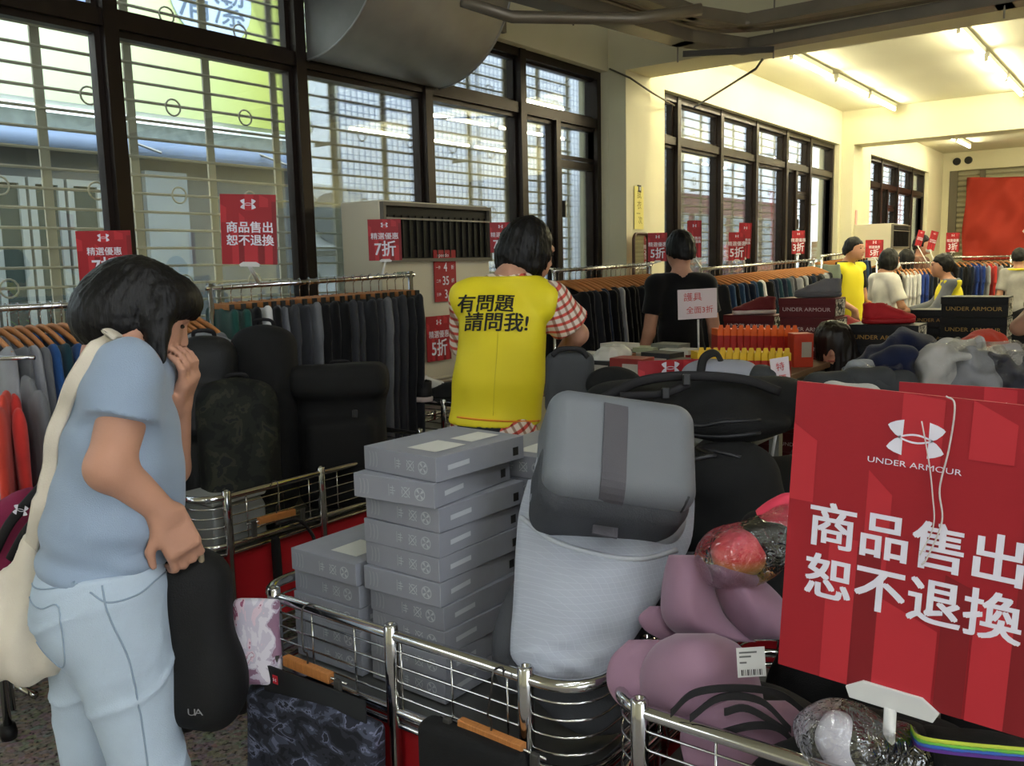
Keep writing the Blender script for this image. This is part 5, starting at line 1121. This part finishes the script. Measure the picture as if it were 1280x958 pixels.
# ------------------------------------------------------------------ signs on the racks
Ur = unit(_rt+_fw*.12)
def sale(label, c, w, h, txt, stand=None, U=Ur, tilt=0, hold=True):
    V = unit(A(0, 0, 1)+unit(U)*tilt); U = unit(np.asarray(U)-A(0, 0, 1)*tilt)
    return sign(label, c, U, V, w, h, [('精選優惠', .17, 0, .08, .014, 1.0), (txt, .40, 0, -.24, .022, .9)], (.22, 0, .36), stand=stand, bands=h > .17, hold=hold)
def on_rail(c, y, z): return A(c[0], y if y is not None else c[1], z)
c = PY(131, 320, 3.45); sale('red 7 off sale sign over the left T-shirt rack', c, .21, .20, '7折', rail_pt(c))
c = P(311, 287, 3.82); no_return('red no returns sign on a stand over the trouser rack', c, Ur-A(0, 0, .03), A(0, 0, 1)-.06*Ur, .235, .30, A(2.56, 3.35, 1.49))
c = P(481, 300, 4.42); sale('red 7 off sale sign at the right end of the trouser rack', c, .165, .205, '7折', A(3.18, 3.18, 1.505))
c = PY(557, 345, 3.535); sign('narrow red price list sign fixed on the air conditioner', c, (1, 0, 0), (0, 0, 1), .20, .31, [('speedo', .10, -.1, .40, .004, 1.2), ('4', .24, 0, .16, .02, .85), ('35', .24, 0, -.10, .02, .85), ('3', .24, 0, -.36, .02, .85), ('一件', .07, -.33, .16, .01, 1), ('折', .09, .33, .16, .01, 1), ('二件', .07, -.33, -.10, .01, 1), ('折', .09, .33, -.10, .01, 1), ('三件', .07, -.33, -.36, .01, 1), ('折', .09, .33, -.36, .01, 1)], None, bands=False)
c = PY(549, 423, 3.515); sale('red 5 off sale sign low on the air conditioner', c, .215, .27, '5折', U=(1, 0, 0))
c = PY(626, 297, 3.25); sale('red 7 off sale sign above the head of the yellow vest', c, .13, .18, '7折', A(4.87, 3.25, 1.50))
for x, y, d, w, h, tx, lb, zz in ((822, 309, 7.9, .15, .215, '5折', 'red 5 off sale sign right of the mirror column', 1.48), (921, 308, 9.2, .15, .25, '5折', 'lower red sale sign of the pair over the long T-shirt rack', 1.51), (998, 303, 10.9, .14, .24, '3折', 'red sale sign over the far trouser rack', 1.59), (1019, 313, 12.8, .11, .25, '3折', 'small red sale sign beside the second column', 1.5), (1093, 311, 11.1, .24, .22, '5折', 'red 5 off sale sign behind the far shoppers', 1.45), (1191, 303, 13.4, .22, .29, '3折', 'red 3 off sale sign in front of the shutter', 1.51)):
    c = PY(x, y, 3.15) if d < 11 else P(x, y, d); sale(lb, c, w, h, tx, rail_pt(c))
for x, y, d, w, h, lb, zz, tl_ in ((868, 299, 7.9, .12, .30, 'tall red notice sign beside the head of the man in black', 1.48, 0), (931, 301, 9.25, .12, .32, 'upper red notice sign of the pair over the long T-shirt rack', 1.51, .05), (1166, 301, 11.0, .10, .24, 'slanted red notice sign left of the shutter', 1.45, .25), (1150, 298, 11.2, .09, .2, 'small slanted red notice sign behind the masked man', 1.45, .25)):
    c = PY(x, y, 3.15) if d < 11 else P(x, y, d); no_return(lb, c, Ur-A(0, 0, tl_), A(0, 0, 1)+Ur*tl_, w, h, rail_pt(c))
# ================================================================== staff member in the yellow vest, near
yv = M('vest_yellow', 'e6d320', .6, bump=.12, bs=20, var=.04, vs=4); yvf = M('vest_yellow_far', 'e3d62a', .65, bump=.1, bs=20)
def plaid():
    m = M('plaid_shirt', 'e0cfc2', .85); n, l = nodes(m); tc = n.new('ShaderNodeTexCoord'); w1 = n.new('ShaderNodeTexWave'); w1.bands_direction = 'Z'; w1.inputs['Scale'].default_value = 11; w1.inputs['Distortion'].default_value = .5
    w2 = n.new('ShaderNodeTexWave'); w2.bands_direction = 'X'; w2.inputs['Scale'].default_value = 11
    mp = n.new('ShaderNodeMapping'); mp.inputs['Rotation'].default_value = (0, .55, .6); l.new(tc.outputs['Object'], mp.inputs[0]); l.new(mp.outputs[0], w1.inputs[0]); l.new(mp.outputs[0], w2.inputs[0])
    r1 = n.new('ShaderNodeValToRGB'); e = r1.color_ramp.elements; e[0].position = .55; e[0].color = (*lin('e6d8cc'), 1); e[1].position = .8; e[1].color = (*lin('d2584a'), 1); l.new(w1.outputs['Color'], r1.inputs[0])
    r2 = n.new('ShaderNodeValToRGB'); e = r2.color_ramp.elements; e[0].position = .6; e[0].color = (1, 1, 1, 1); e[1].position = .85; e[1].color = (*lin('b9a092'), 1); l.new(w2.outputs['Color'], r2.inputs[0])
    mx = n.new('ShaderNodeMixRGB'); mx.blend_type = 'MULTIPLY'; mx.inputs[0].default_value = 1; l.new(r1.outputs[0], mx.inputs[1]); l.new(r2.outputs[0], mx.inputs[2]); l.new(mx.outputs[0], n['Principled BSDF'].inputs['Base Color']); return m
def staff():
    d = 3.25; fw = unit(_fw*.9+_rt*.45); j = P
    J = dict(hd=j(660, 315, d+.05), nk=j(640, 345, d), ch=j(629, 415, d), wa=j(621, 480, d), pe=j(617, 540, d), sl=j(584, 374, d+.05), sr=j(688, 376, d-.05), el=j(590, 455, d+.2), er=j(722, 418, d+.02), wl=j(640, 470, d+.35), wr=j(690, 462, d+.2),
             hl=j(605, 565, d+.03), hr=j(642, 565, d-.03), hf=unit(_rt*.75+_fw*.5-A(0, 0, .35)), hu=unit(A(0, 0, 1)+_rt*.25), fw=fw, dl=unit(_fw+A(0, 0, -.5)), dr=unit(_fw*.6-_rt*.5+A(0, 0, -.5)), nl=A(0, 0, -1), nr=A(0, 0, -1), s=1.0)
    b = j(622, 600, d)
    for q, sg in (('l', -1), ('r', 1)): h = J['h'+q]; J['k'+q] = A(h[0], h[1], .46); J['a'+q] = A(h[0], h[1], .075)
    t, RH, (vo, W) = build_person('person', 'staff member in a bright yellow vest seen from behind, bending over the bins', J, plaid(), M('dark_trousers', '23242a', .8), 'bob', yv, res=.008, sleeve=.72, vest_hem=j(620, 528, d)[2], sleeve_w=.034)
    bv = W.bvh(); WORLD[vo.name] = WORLD[t.name]; ink = M('vest_ink', '1a1a14', .7)
    for s, x, y, sz in (('有問題', 604, 374, .070), ('請問我!', 619, 400, .072)):
        m = MB(); U = unit(CR-CU*.03+CU*0.0); V = unit(CU+CR*.12); put_text(m, s, sz, j(x, y, d-.3), U, V, .026, lift=0); vv = stick(np.vstack(m.v), bv, CF, .005); m.v = [vv]; wb(m, 'lettering', ink, vo)
    v = stick(spline([j(x, y, d-.3) for x, y in ((622, 400), (620, 440), (617, 480), (615, 522))], 6), bv, CF, .0); wb(MB().tube(v, .0012, 5), 'back_seam', M('vest_seam', 'cdbb18', .6), vo, True)
    v = stick(spline([j(x, y, d-.3) for x, y in ((566, 525), (600, 528), (640, 530), (676, 530))], 6), bv, CF, -.001); wb(MB().tube(v, .004, 6), 'hem_piping', M('vest_piping', 'e58a1e', .6), vo, True)
staff()
# man in black by the mirror
def at_floor(x, d): p = P(x, 500, d); return A(p[0], p[1], 0)
hA = math.atan2(_fw[1], _fw[0])
blk = cloth('person_black', '0e0e10'); drk = M('dark_trousers2', '1b1c22', .8)
J = pose(at_floor(850, 5.75), hA+.1, 1.73, wl=(.02, .16, .48), wr=(.05, -.15, .50), hf=(1, .1, -.1))
build_person('person', 'man in a black T-shirt seen from behind beside the mirror column', J, blk, drk, 'short', res=.011, sleeve=.62)
toc = hA+math.pi
J = pose(at_floor(1057, 10.0), toc+.5, 1.76, hf=(1, .25, -.45), hd=(.035, 0, .925), el=(.0, .14, .63), wl=(.12, .09, .56), er=(0, -.14, .63), wr=(.12, -.08, .55))
build_person('person', 'young man in an open yellow vest over black looking down at the far table', J, blk, drk, 'short', yvf, res=.012, sleeve=.7)
J = pose(at_floor(1101, 9.3), toc+1.75, 1.62, hf=(1, .1, -.35), hd=(.03, 0, .925), el=(.03, .14, .64), wl=(.16, .06, .57), er=(.03, -.14, .64), wr=(.16, -.06, .57))
build_person('person', 'woman in a white T-shirt and face mask at the far shoe table', J, cloth('person_white', 'dcdad6'), cloth('grey_skirt', '8a8a8e'), 'bob', mask=True, res=.012, sleeve=.8, sleeve_w=.03)
J = pose(at_floor(1126, 11.6), hA, 1.62); build_person('person', 'person with long black hair seen from behind at the far rack', J, blk, drk, 'long', res=.016)
J = pose(at_floor(1144, 12.0), toc+.8, 1.80, hf=(1, .1, -.25)); build_person('person', 'tall masked man with short hair behind the far rack', J, cloth('person_brown', '6b4a3c'), drk, 'short', mask=True, res=.014)
J = pose(at_floor(1182, 8.8), toc-2.05, 1.58, hd=(.055, 0, .91), nk=(.02, 0, .825), hf=(1, 0, -.35), ch=(.01, 0, .73), el=(.08, .13, .64), wl=(.24, .1, .58), er=(.10, -.12, .66), wr=(.27, -.06, .62), dl=(1, 0, -.2), dr=(1, 0, -.2))
build_person('person', 'staff member in a yellow vest reaching left over the shoe boxes', J, cloth('person_grey', '6a6e78'), drk, 'tied', yvf, res=.011, sleeve=1.8)
J = pose(at_floor(1264, 11.5), hA-.5, 1.60, hf=(1, 0, -.3)); build_person('person', 'person in a grey top and yellow collar before the red banner', J, cloth('person_lgrey', '9b9a98'), drk, 'short', yvf, res=.014, vest_hem=1.32)
J = pose(at_floor(1356, 4.2), toc-.8, 1.68, el=(.06, .16, .70), wl=(.20, .08, .80), er=(.08, -.155, .71), wr=(.14, -.02, .83), nr=(-1, 0, 0))
build_person('person', 'person at the right edge with one bare bent elbow in view', J, cloth('person_dgrey', '4a4a4a'), drk, 'short', res=.011, sleeve=.55)
# girl crouching between the tables
g0 = at_floor(1052, 4.95)
J = pose(g0, toc-.6, 1.6, hd=(.14, .0, .665), nk=(.08, 0, .575), ch=(.04, 0, .48), wa=(-.02, 0, .37), pe=(-.06, 0, .28), sl=(.05, .105, .555), sr=(.05, -.105, .555), el=(.12, .14, .40), er=(.12, -.14, .40), wl=(.26, .06, .42), wr=(.26, -.06, .42), hl=(-.05, .055, .27), hr=(-.05, -.055, .27), kl=(.18, .08, .29), kr=(.18, -.08, .29), al=(.03, .07, .045), ar=(.03, -.07, .045), hf=(1, .2, -.5), dl=(1, 0, 0), dr=(1, 0, 0))
t, RH, _v = build_person('person', 'crouching girl with long dark hair behind the red sign', J, cloth('girl_grey', '8f8a8c'), blk, 'long', res=.010, sleeve=.7)
H = Field(J['hd']-.35, J['hd']+.3, .01); c_ = J['hd']; sd = -_rt
H.cone(c_+RH[:, 2]*.05, c_-A(0, 0, .20)+CR*.03, .10, .085, k=.04); H.cone(c_+RH[:, 2]*.03+CR*.03, c_-A(0, 0, .17)+CR*.14, .08, .05, k=.04); H.noise(.006, 60, 3); strands(H, c_, RH, .004, 34); H.build('hair', M('brown_black_hair', '1a1210', .4, bump=.4, bs=60, stretch=(1, 1, .06)), t)
# ================================================================== column things
yz = 2.1
c = PY(799, 260, 3.69); sign('yellow paper with brush written characters on the near column', c, (1, 0, 0), (0, 0, 1), .16, .36, [('試', .22, 0, .30, .0, 1), ('衣', .22, 0, .05, .0, 1), ('一', .2, -.1, -.15, .0, 1), ('次', .2, .1, -.3, .0, 1)], None, bands=False, face=M('paper_yellow', 'eadf8a', .8), ink=M('brush_ink', '8a7a30', .8), name='yellow_paper_notice', group=None, cat='notice')
def mirror():
    a, b = PY(792, 292, 3.6), PY(811, 292, 3.6); x0, x1 = a[0], b[0]; z1 = a[2]; z0 = .12
    t = wthing('standing_mirror', 'tall mirror with a rounded brown frame leaning on the near column', 'mirror', ((x0+x1)/2, 3.6, 0)); pts = []
    r = .06
    for cx, cz, a0 in ((x1-r, z1-r, 0), (x0+r, z1-r, 90), (x0+r, z0+r, 180), (x1-r, z0+r, 270)):
        for k in range(6): q = math.radians(a0+90*k/5); pts.append((cx+r*math.cos(q), 3.60+.0*cz, cz+r*math.sin(q)))
    wb(MB().tube(pts, .014, 8, closed=True), 'frame', M('mirror_brown', '4a2a18', .4), t, True)
    wb(MB().add([(p[0], 3.605, p[2]) for p in pts], [tuple(range(len(pts)))]), 'glass', M('mirror_glass', 'f2f2f0', .03, metal=1), t)
    wb(MB().span((x0+.03, 3.61, z0+.03), (x1-.03, 3.625, z1-.03)), 'backing', wood, t)
    for x in (x0+.06, x1-.06): wb(MB().span((x-.03, 3.52, 0), (x+.03, 3.68, .115)), 'foot', MATS['mirror_brown'], t)
mirror()
t = wthing('wall_switch', 'small dark switch on the near column above the yellow paper', 'switch', PY(799, 236, 3.695)); c = PY(799, 236, 3.695); wb(MB().box(c, (.05, .012, .06)), 'plate', M('switch_brown', '3a3328', .5), t); wb(MB().box(c-A(0, .008, 0), (.02, .006, .03)), 'rocker', white, t)
t = wthing('pink_paper', 'narrow pink paper strip on the second column', 'notice', PY(1070, 288, 3.69)); c = PY(1070, 285, 3.69); wb(MB().box(c, (.09, .004, .5)), 'sheet', M('pink_sheet', 'e9a6a0', .8), t)
# ================================================================== shoe boxes
patt = ramp_mat('box_pattern', [(0, '1a1a1a'), (.48, 'd6d2c6'), (.56, '2a2a2a'), (.62, 'bdb9ae')], 22, 2, .6)
def shoebox(label, loc, a, col, ink, L=.33, W=.21, Hh=.118, group='shoe boxes', text='UNDER ARMOUR', proto={}):
    key = (col, L)
    if key in proto: return dup(proto[key], loc, a, label, group)
    t = thing('shoe_box', label, 'shoe box', loc, a, group); proto[key] = t
    m = M('box_'+col, col, .55, var=.05, vs=10)
    MB().span((0, 0, 0), (W, L, Hh-.03)).build('carton', m, t, bevel=.002); MB().span((-.004, -.004, Hh-.042), (W+.004, L+.004, Hh)).build('lid', m, t, bevel=.002)
    MB().span((.01, -.0052, .012), (W-.01, -.0042, Hh-.008)).build('end_label', patt, t)
    mb = MB(); put_text(mb, text, .032, (-.0045, L*.5, Hh*.42), (0, -1, 0), (0, 0, 1), .004, wide=1.15, lift=.0006); mb.build('lettering', M('ink_'+ink, ink, .5), t)
    return t
def stack(lab, base, n, col, ink, z=0, a=0, jit=.006, L=.33, W=.21):
    for i in range(n): shoebox('%s %s from the floor' % (ORD[i], lab) if i < n-1 else 'topmost '+lab, (base[0]+random.uniform(-jit, jit), base[1]+random.uniform(-jit, jit), z+i*.119), a+random.uniform(-.02, .02), col, ink, L, W)
def corner(x, y, d): p = P(x, y, d); return A(p[0], p[1], 0)
b = corner(1043, 420, 5.2); stack('maroon shoe box in the maroon stack', b, 11, '5e1419', 'd9c2c2')
b = corner(1148, 430, 4.55); stack('black shoe box in the stack under the red sneaker', b, 10, '17171a', 'b58a4a', L=.34)
b = corner(1206, 420, 5.7); stack('black shoe box in the stack behind the red sneaker', b, 10, '18181b', 'b58a4a', L=.33)
b = corner(1258, 420, 4.9); stack('black shoe box in the rightmost stack', b, 11, '161618', 'c9a15a', L=.335)
t_ = corner(1258, 420, 4.9)
b = corner(1290, 440, 5.2); stack('patterned shoe box at the right edge', b, 9, '2a2926', 'c9c2b0', L=.325)
b = corner(1080, 430, 5.6); stack('dark shoe box with patterned ends between the tall stacks', b, 9, '24241f', 'bdb59a', L=.325, W=.2)
b = corner(966, 440, 5.6); stack('maroon shoe box in the stack under the maroon shoe', b, 10, '5c1218', 'e0cccc', L=.335)
def shoe(label, c, f, mat, solem, s=1.0, group='single shoes on display'):
    f = unit(f); up = A(0, 0, 1); R = frame(f, up); c = np.asarray(c, float); q = lambda x, y, z: c+R@(A(x, y, z)*s)
    t = wthing('sneaker', label, 'shoe', c, group)
    F = Field(*bounds([q(-.14, 0, 0), q(.15, 0, .12)], .07), .006)
    F.cone(q(-.09, 0, .04), q(.06, 0, .034), .038*s, .034*s, k=.02); F.ell(q(.085, 0, .03), A(.065, .044, .026)*s, R, k=.02); F.cone(q(-.088, 0, .05), q(-.10, 0, .115), .038*s, .034*s, k=.02, cut=0); F.cone(q(-.055, 0, .085), q(.055, 0, .045), .036*s, .026*s, k=.02)
    F.ell(q(-.080, 0, .128), A(.045, .024, .045)*s, R, k=.01, op='s'); F.plane(c+A(0, 0, .024*s), (0, 0, -1)); F.noise(.0015, 60, 2); o = F.build('upper', mat, t); WORLD[o.name] = WORLD[t.name]
    S = Field(*bounds([q(-.14, 0, 0), q(.16, 0, .05)], .06), .006); S.cone(q(-.09, 0, .02), q(.1, 0, .02), .046*s, .047*s, k=.02); S.plane(c+A(0, 0, .028*s), (0, 0, 1)); S.plane(c, (0, 0, -1)); S.build('sole', solem, t)
    for k in range(4): x = -.01+k*.02; wb(MB().tube([q(x, -.024, .085-k*.010), q(x+.004, 0, .104-k*.012), q(x, .024, .085-k*.010)], .0035*s, 5), 'lace', solem if k % 2 else mat, o, True)
    return t
shr = M('shoe_red', 'b3141e', .7, bump=.3, bs=200); shm = M('shoe_maroon', '6e1c22', .7, bump=.3, bs=200); shg = M('shoe_grey', '6e6c6e', .7, bump=.3, bs=200); sow = M('sole_white', 'd8c9c6', .6); sor = M('sole_red', 'a3121a', .6); sog = M('sole_grey', '57575a', .6)
def onto(x, y, d, z): p = P(x, y, d); return A(p[0], p[1], z)
shoe('bright red sneaker on the black shoe box stack', P(1110, 379, 4.68)*A(1, 1, 0)+A(0, 0, 10*.119+.002), _rt, shr, sor, 1.0)
shoe('grey sneaker on the maroon shoe box stack', P(1024, 362, 5.3)*A(1, 1, 0)+A(0, 0, 11*.119+.002), -_rt, shg, sog)
shoe('maroon sneaker with white sole on the maroon box beside the orange packs', P(944, 387, 5.72)*A(1, 1, 0)+A(0, 0, 10*.119+.002), -_rt, shm, sow)
shoe('red sneaker held out near the young man in the yellow vest', onto(1063, 373, 5.72, 9*.119+.002), _rt+_fw*.5, M('shoe_coral', 'c94a4a', .7), sow, .9)
# ================================================================== display table with small packs
def table(label, x0, x1, y0, y1, z, mat=None):
    t = wthing('display_table', label, 'table', ((x0+x1)/2, (y0+y1)/2, 0)); wb(MB().span((x0, y0, z-.03), (x1, y1, z)), 'table_top', mat or M('table_wood', '7a5a40', .6, var=.1, vs=8), t, bevel=.004)
    for x in (x0+.05, x1-.05):
        for y in (y0+.05, y1-.05): wb(MB().box((x, y, (z-.03)/2), (.04, .04, z-.03)), 'leg', steel, t)
    for a_, b_ in (((x0+.05, y0+.03, z-.12), (x1-.05, y0+.05, z-.03)), ((x0+.03, y0+.05, z-.12), (x0+.05, y1-.05, z-.03))): wb(MB().span(a_, b_), 'apron', steel, t)
ztb = 1.0
table('long wooden table with sports support packs in the middle', 3.6, 4.78, 1.42, 2.75, ztb)
PKC = [('black', '1b1b1b'), ('grey', '6b6b66'), ('green grey', '8b9378'), ('dark red', '7a1418'), ('white', 'c9c6bc'), ('brown', '8a5a34')]
def pack(label, p, size, a, col, lidcol=None, group='small packs on the middle table'):
    t = thing('small_pack', label, 'box', tuple(p), a, group); m = M('pack_'+col, col, .5, var=.1, vs=20); w, l, h = size
    MB().span((-w/2, -l/2, 0), (w/2, l/2, h)).build('carton', m, t, bevel=.002); MB().span((-w/2-.001, -l*.4, h*.3), (-w/2, l*.1, h*.75)).build('front_print', M('pack_print', 'b5ada0', .5), t)
    if lidcol: MB().span((-w/2-.0015, -l/2-.0015, h*.72), (w/2+.0015, l/2+.0015, h+.002)).build('lid', M('packlid_'+lidcol, lidcol, .5), t)
    return t
spots = [(745, 437, '1c1c1c', 'white'), (770, 443, '8a5a34', None), (775, 425, '6b6b66', 'c9c6bc'), (800, 440, '222222', None), (805, 425, '1b1b1b', '9aa083'), (828, 447, '26262a', None), (830, 432, '7a1418', None), (850, 437, '7a1418', 'c9c6bc'), (838, 420, '74756a', None), (815, 452, '1e1e22', None), (862, 452, '202022', None), (790, 455, '8a2a22', None), (880, 452, '2a2020', None), (757, 452, '2c2b2a', None), (905, 456, '241c1c', None), (930, 458, '5c1a1a', None)]
for i, (x, y, col, ld) in enumerate(spots):
    p = PZ(x, max(y+18, 452), ztb); cn = {'1': 'black', '2': 'black', '8': 'brown', '6': 'grey', '7': 'dark red' if col == '7a1418' else 'grey', '5': 'dark red'}[col[0]]
    h = .06+.02*(i % 3); pack('%s boxed support pack on the middle table, %s from the left in its pile' % (cn, ORD[i]), (p[0], p[1], ztb), (.13, .17, h), .15*math.sin(i*2.3), col, ld if ld != 'white' else 'c9c6bc')
for rowi, (n, col, nm, x0_, x1_, yy) in enumerate(((13, 'e0b51e', 'yellow', 868, 982, 462), (12, 'e8641a', 'orange', 893, 992, 440))):
    for i in range(n):
        f = (i+.5)/n; p = PZ(x0_+(x1_-x0_)*f, yy+f*2+12, ztb); t = thing('hanging_pack', '%s %s topped pack from the left in its row on the middle table' % (ORD[i], nm), 'pack', (p[0], p[1], ztb), hA+.1, 'yellow and orange topped packs')
        h = .14 if nm == 'yellow' else .19
        MB().span((-.05, -.019, 0), (.05, .019, h-.045)).build('carton', M('pack_dr', 'b0281c', .5), t); MB().span((-.05, -.019, h-.045), (.05, .019, h-.01)).build('band', M('packband_'+nm, col, .5), t)
        MB().prism([(-.014, 0), (.014, 0), (.009, .022), (-.009, .022)], .004, (-.05, 0, h-.01), (0, 1, 0), (0, 0, 1)).build('hang_tab', M('packband_'+nm, col, .5), t)
p = PZ(1000, 458, ztb)
pack('tall red pack with a white label at the end of the orange row', (p[0], p[1], ztb), (.1, .1, .17), hA, 'c23a1e', None)
# handwritten notice and other low signs
c = P(872, 380, 4.9); V2 = A(0, 0, 1)
sign('white handwritten sign with red brush characters above the orange packs', c, unit(Ur-A(0, 0, -.03)), V2, .225, .165, [('護具', .30, -.12, .22, .0, 1.1), ('全面3折', .26, .05, -.22, .0, 1.05)], None, bands=False, face=M('paper_white', 'd9cdd0', .8), ink=redink, name='handwritten_sign', group=None, stand=A(c[0]+.02, c[1], ztb), hold=False)
c = P(976, 467, 3.2)
sign('small white paper with red handwriting beside the large red sign', c, unit(Ur+A(0, 0, .12)), V2, .07, .115, [('特', .3, 0, .2, 0, 1), ('價', .3, .05, -.2, 0, 1)], None, bands=False, face=MATS['paper_white'], ink=redink, name='paper_price_tag', group=None, cat='notice', stand=A(c[0], c[1]+.03, .8), hold=False)
c = P(838, 463, 3.45); no_return('dark red notice sign lying low behind the black duffel bag', c-A(0, 0, .07), Ur, V2, .26, .22, None)
table('low table behind the black bags with grey bags on it', 3.02, 3.42, 1.17, 1.6, .98, steel)
lgb = M('bag_pale', '9a9ca6', .75, bump=.2, bs=200); 
bag('pale grey bag with a strap handle behind the black duffel', [(P(890, 467, 3.3), (.11, .09, .055), fc), (P(925, 467, 3.3), (.07, .08, .05), fc)], lgb, seed=3, name='pale_grey_bag', cat='bag', straps=[([P(875, 470, 3.22), P(880, 448, 3.22), P(895, 442, 3.25), P(905, 460, 3.25)], .016)], group=None)
bag('dark grey shoe bag with a white edge beside the pale grey bag', [(P(952, 470, 3.25), (.06, .08, .045), fc)], darkgrey, seed=5, name='dark_shoe_bag', cat='bag', group=None)
lump('clear_bundle', 'crumpled white plastic bundle beside the charcoal bag', 'plastic bag', [(P(752, 466, 4.3), .06), (P(760, 452, 4.3), .07), (P(775, 443, 4.32), .05)], M('poly_white', 'c9c6bd', .25, bump=1, bs=30, spec=.7), .008, .012, 60, 5)
# pile of clothes behind the large sign
def piletable(): return table('low table under the pile of bagged clothes at the right', 3.3, 4.2, .3, 1.15, .98, steel)
piletable()
navy = cloth('hoodie_navy', '161c38')
t, F = lump('navy_hoodie', 'crumpled navy hoodie with a red tag on the clothes pile', 'hoodie', [(P(1080, 458, 3.7), .06), (P(1105, 448, 3.7), .07), (P(1135, 432, 3.75), .08), (P(1150, 450, 3.7), .085), (P(1120, 462, 3.6), .08)], navy, .009, .045, 24, 3)
c = P(1131, 447, 3.53); wb(MB().box(c, (.055, .04, .003), frame(CR, CU)@rz(0)@np.array([[1, 0, 0], [0, 0, -1], [0, 1, 0]])), 'red_tag', M('tag_red', 'd8464a', .6), t)
pw = thin_glass('poly_pile', (1, 1, 1), .03, .16, 1, .45, 35)
for k, (x, y, d, r, col, nm) in enumerate(((1175, 455, 3.5, .075, 'b5b2ae', 'pale grey'), (1200, 445, 3.6, .08, 'c9c6c2', 'white'), (1225, 455, 3.5, .08, '8f8f93', 'grey'), (1250, 450, 3.6, .085, 'c2bfc0', 'white'), (1270, 462, 3.45, .07, '3a3a44', 'charcoal'), (1090, 470, 3.55, .06, '9fa2a8', 'pale blue grey'), (1185, 468, 3.6, .07, '33353a', 'black'), (1235, 470, 3.65, .07, '6a6a70', 'dark grey'))):
    lump('bagged_garment', '%s garment in a clear bag, %s of the bagged pile' % (nm, ORD[k]), 'clothing', [(P(x-10, y+4, d), r*.8), (P(x+8, y, d), r*.75), (P(x, y+14, d), r)], cloth('bagged_'+col, col), .009, .05, 30, 40+k, 'bagged clothes pile')
    lump('clear_garment_bag', 'clear crinkled bag around the %s of the bagged garments' % ORD[k], 'plastic bag', [(P(x-12, y+2, d-.02), r*.85), (P(x+10, y-2, d-.02), r*.82)], pw, .009, .035, 42, 60+k, 'clear bags on the pile')
lump('orange_red_garment', 'orange red knit garment on top of the bagged clothes', 'clothing', [(P(1215, 432, 3.7), .045), (P(1228, 425, 3.72), .05), (P(1240, 438, 3.7), .05)], cloth('orange_knit', 'c9432e'), .008, .03, 36, 5)
for k, (x, y) in enumerate(((1040, 483), (1085, 478), (1110, 482))): lump('folded_black_case', 'black padded case, %s of three behind the large sign' % ORD[k], 'bag', [(P(x-18, y, 3.45), .055), (P(x+18, y-1, 3.45), .055)], darkgrey, .009, .004, 30, 70+k, 'padded cases behind the sign')
lump('white_folded_top', 'white folded garment just above the large red sign', 'clothing', [(P(1040, 492, 3.3), .045), (P(1085, 496, 3.3), .045)], cloth('white_top', 'd6d4d4'), .008, .004, 30, 71)
# ------------------------------------------------------------------ shoes in the bin left of the yellow vest
for k, (x, y, m_, s_, lb) in enumerate(((512, 488, M('shoe_blackm', '1a1a1c', .6), sow, 'black shoe with white sole'), (535, 480, M('shoe_whitem', 'd3d3d3', .6), sow, 'white shoe'), (552, 490, MATS['shoe_blackm'], MATS['shoe_blackm'], 'plain black shoe'), (530, 500, MATS['shoe_whitem'], sow, 'second white shoe'))):
    p = P(x, y+6, 4.5+.1*(k % 2)); shoe('%s lying in the wire bin left of the yellow vest' % lb, p-A(0, 0, .03), _rt*(1 if k % 2 else -1)+_fw*.4, m_, s_, .95, 'shoes in the wire bin')
# ------------------------------------------------------------------ fuchsia bag and red garments at the far left
fu = M('fuchsia', '8a1f4a', .75, bump=.2, bs=250, var=.05, vs=8)
t = bag('fuchsia backpack with black straps lying behind the tote bag', [(P(22, 668, 2.75), (.13, .07, .11), frame(unit(CR+CU*.75), unit(CU-CR*.75)), .05)], fu, seed=6, name='fuchsia_backpack', group=None, straps=[([P(70, 590, 2.66), P(40, 622, 2.62), P(12, 655, 2.62), P(-6, 690, 2.64)], .016), ([P(52, 640, 2.62), P(30, 668, 2.60), P(12, 700, 2.62)], .014)])
m = MB(); emblem(m, .045, P(26, 638, 2.60), unit(CR-CU*.2), unit(CU+CR*.2)); wb(m, 'emblem', signw, t)
binF = wire_bin('wire bin at the left edge behind the tote bag', .98, 1.58, 2.42, 3.05, .70, (1.2,), (2.6,), panel=False)
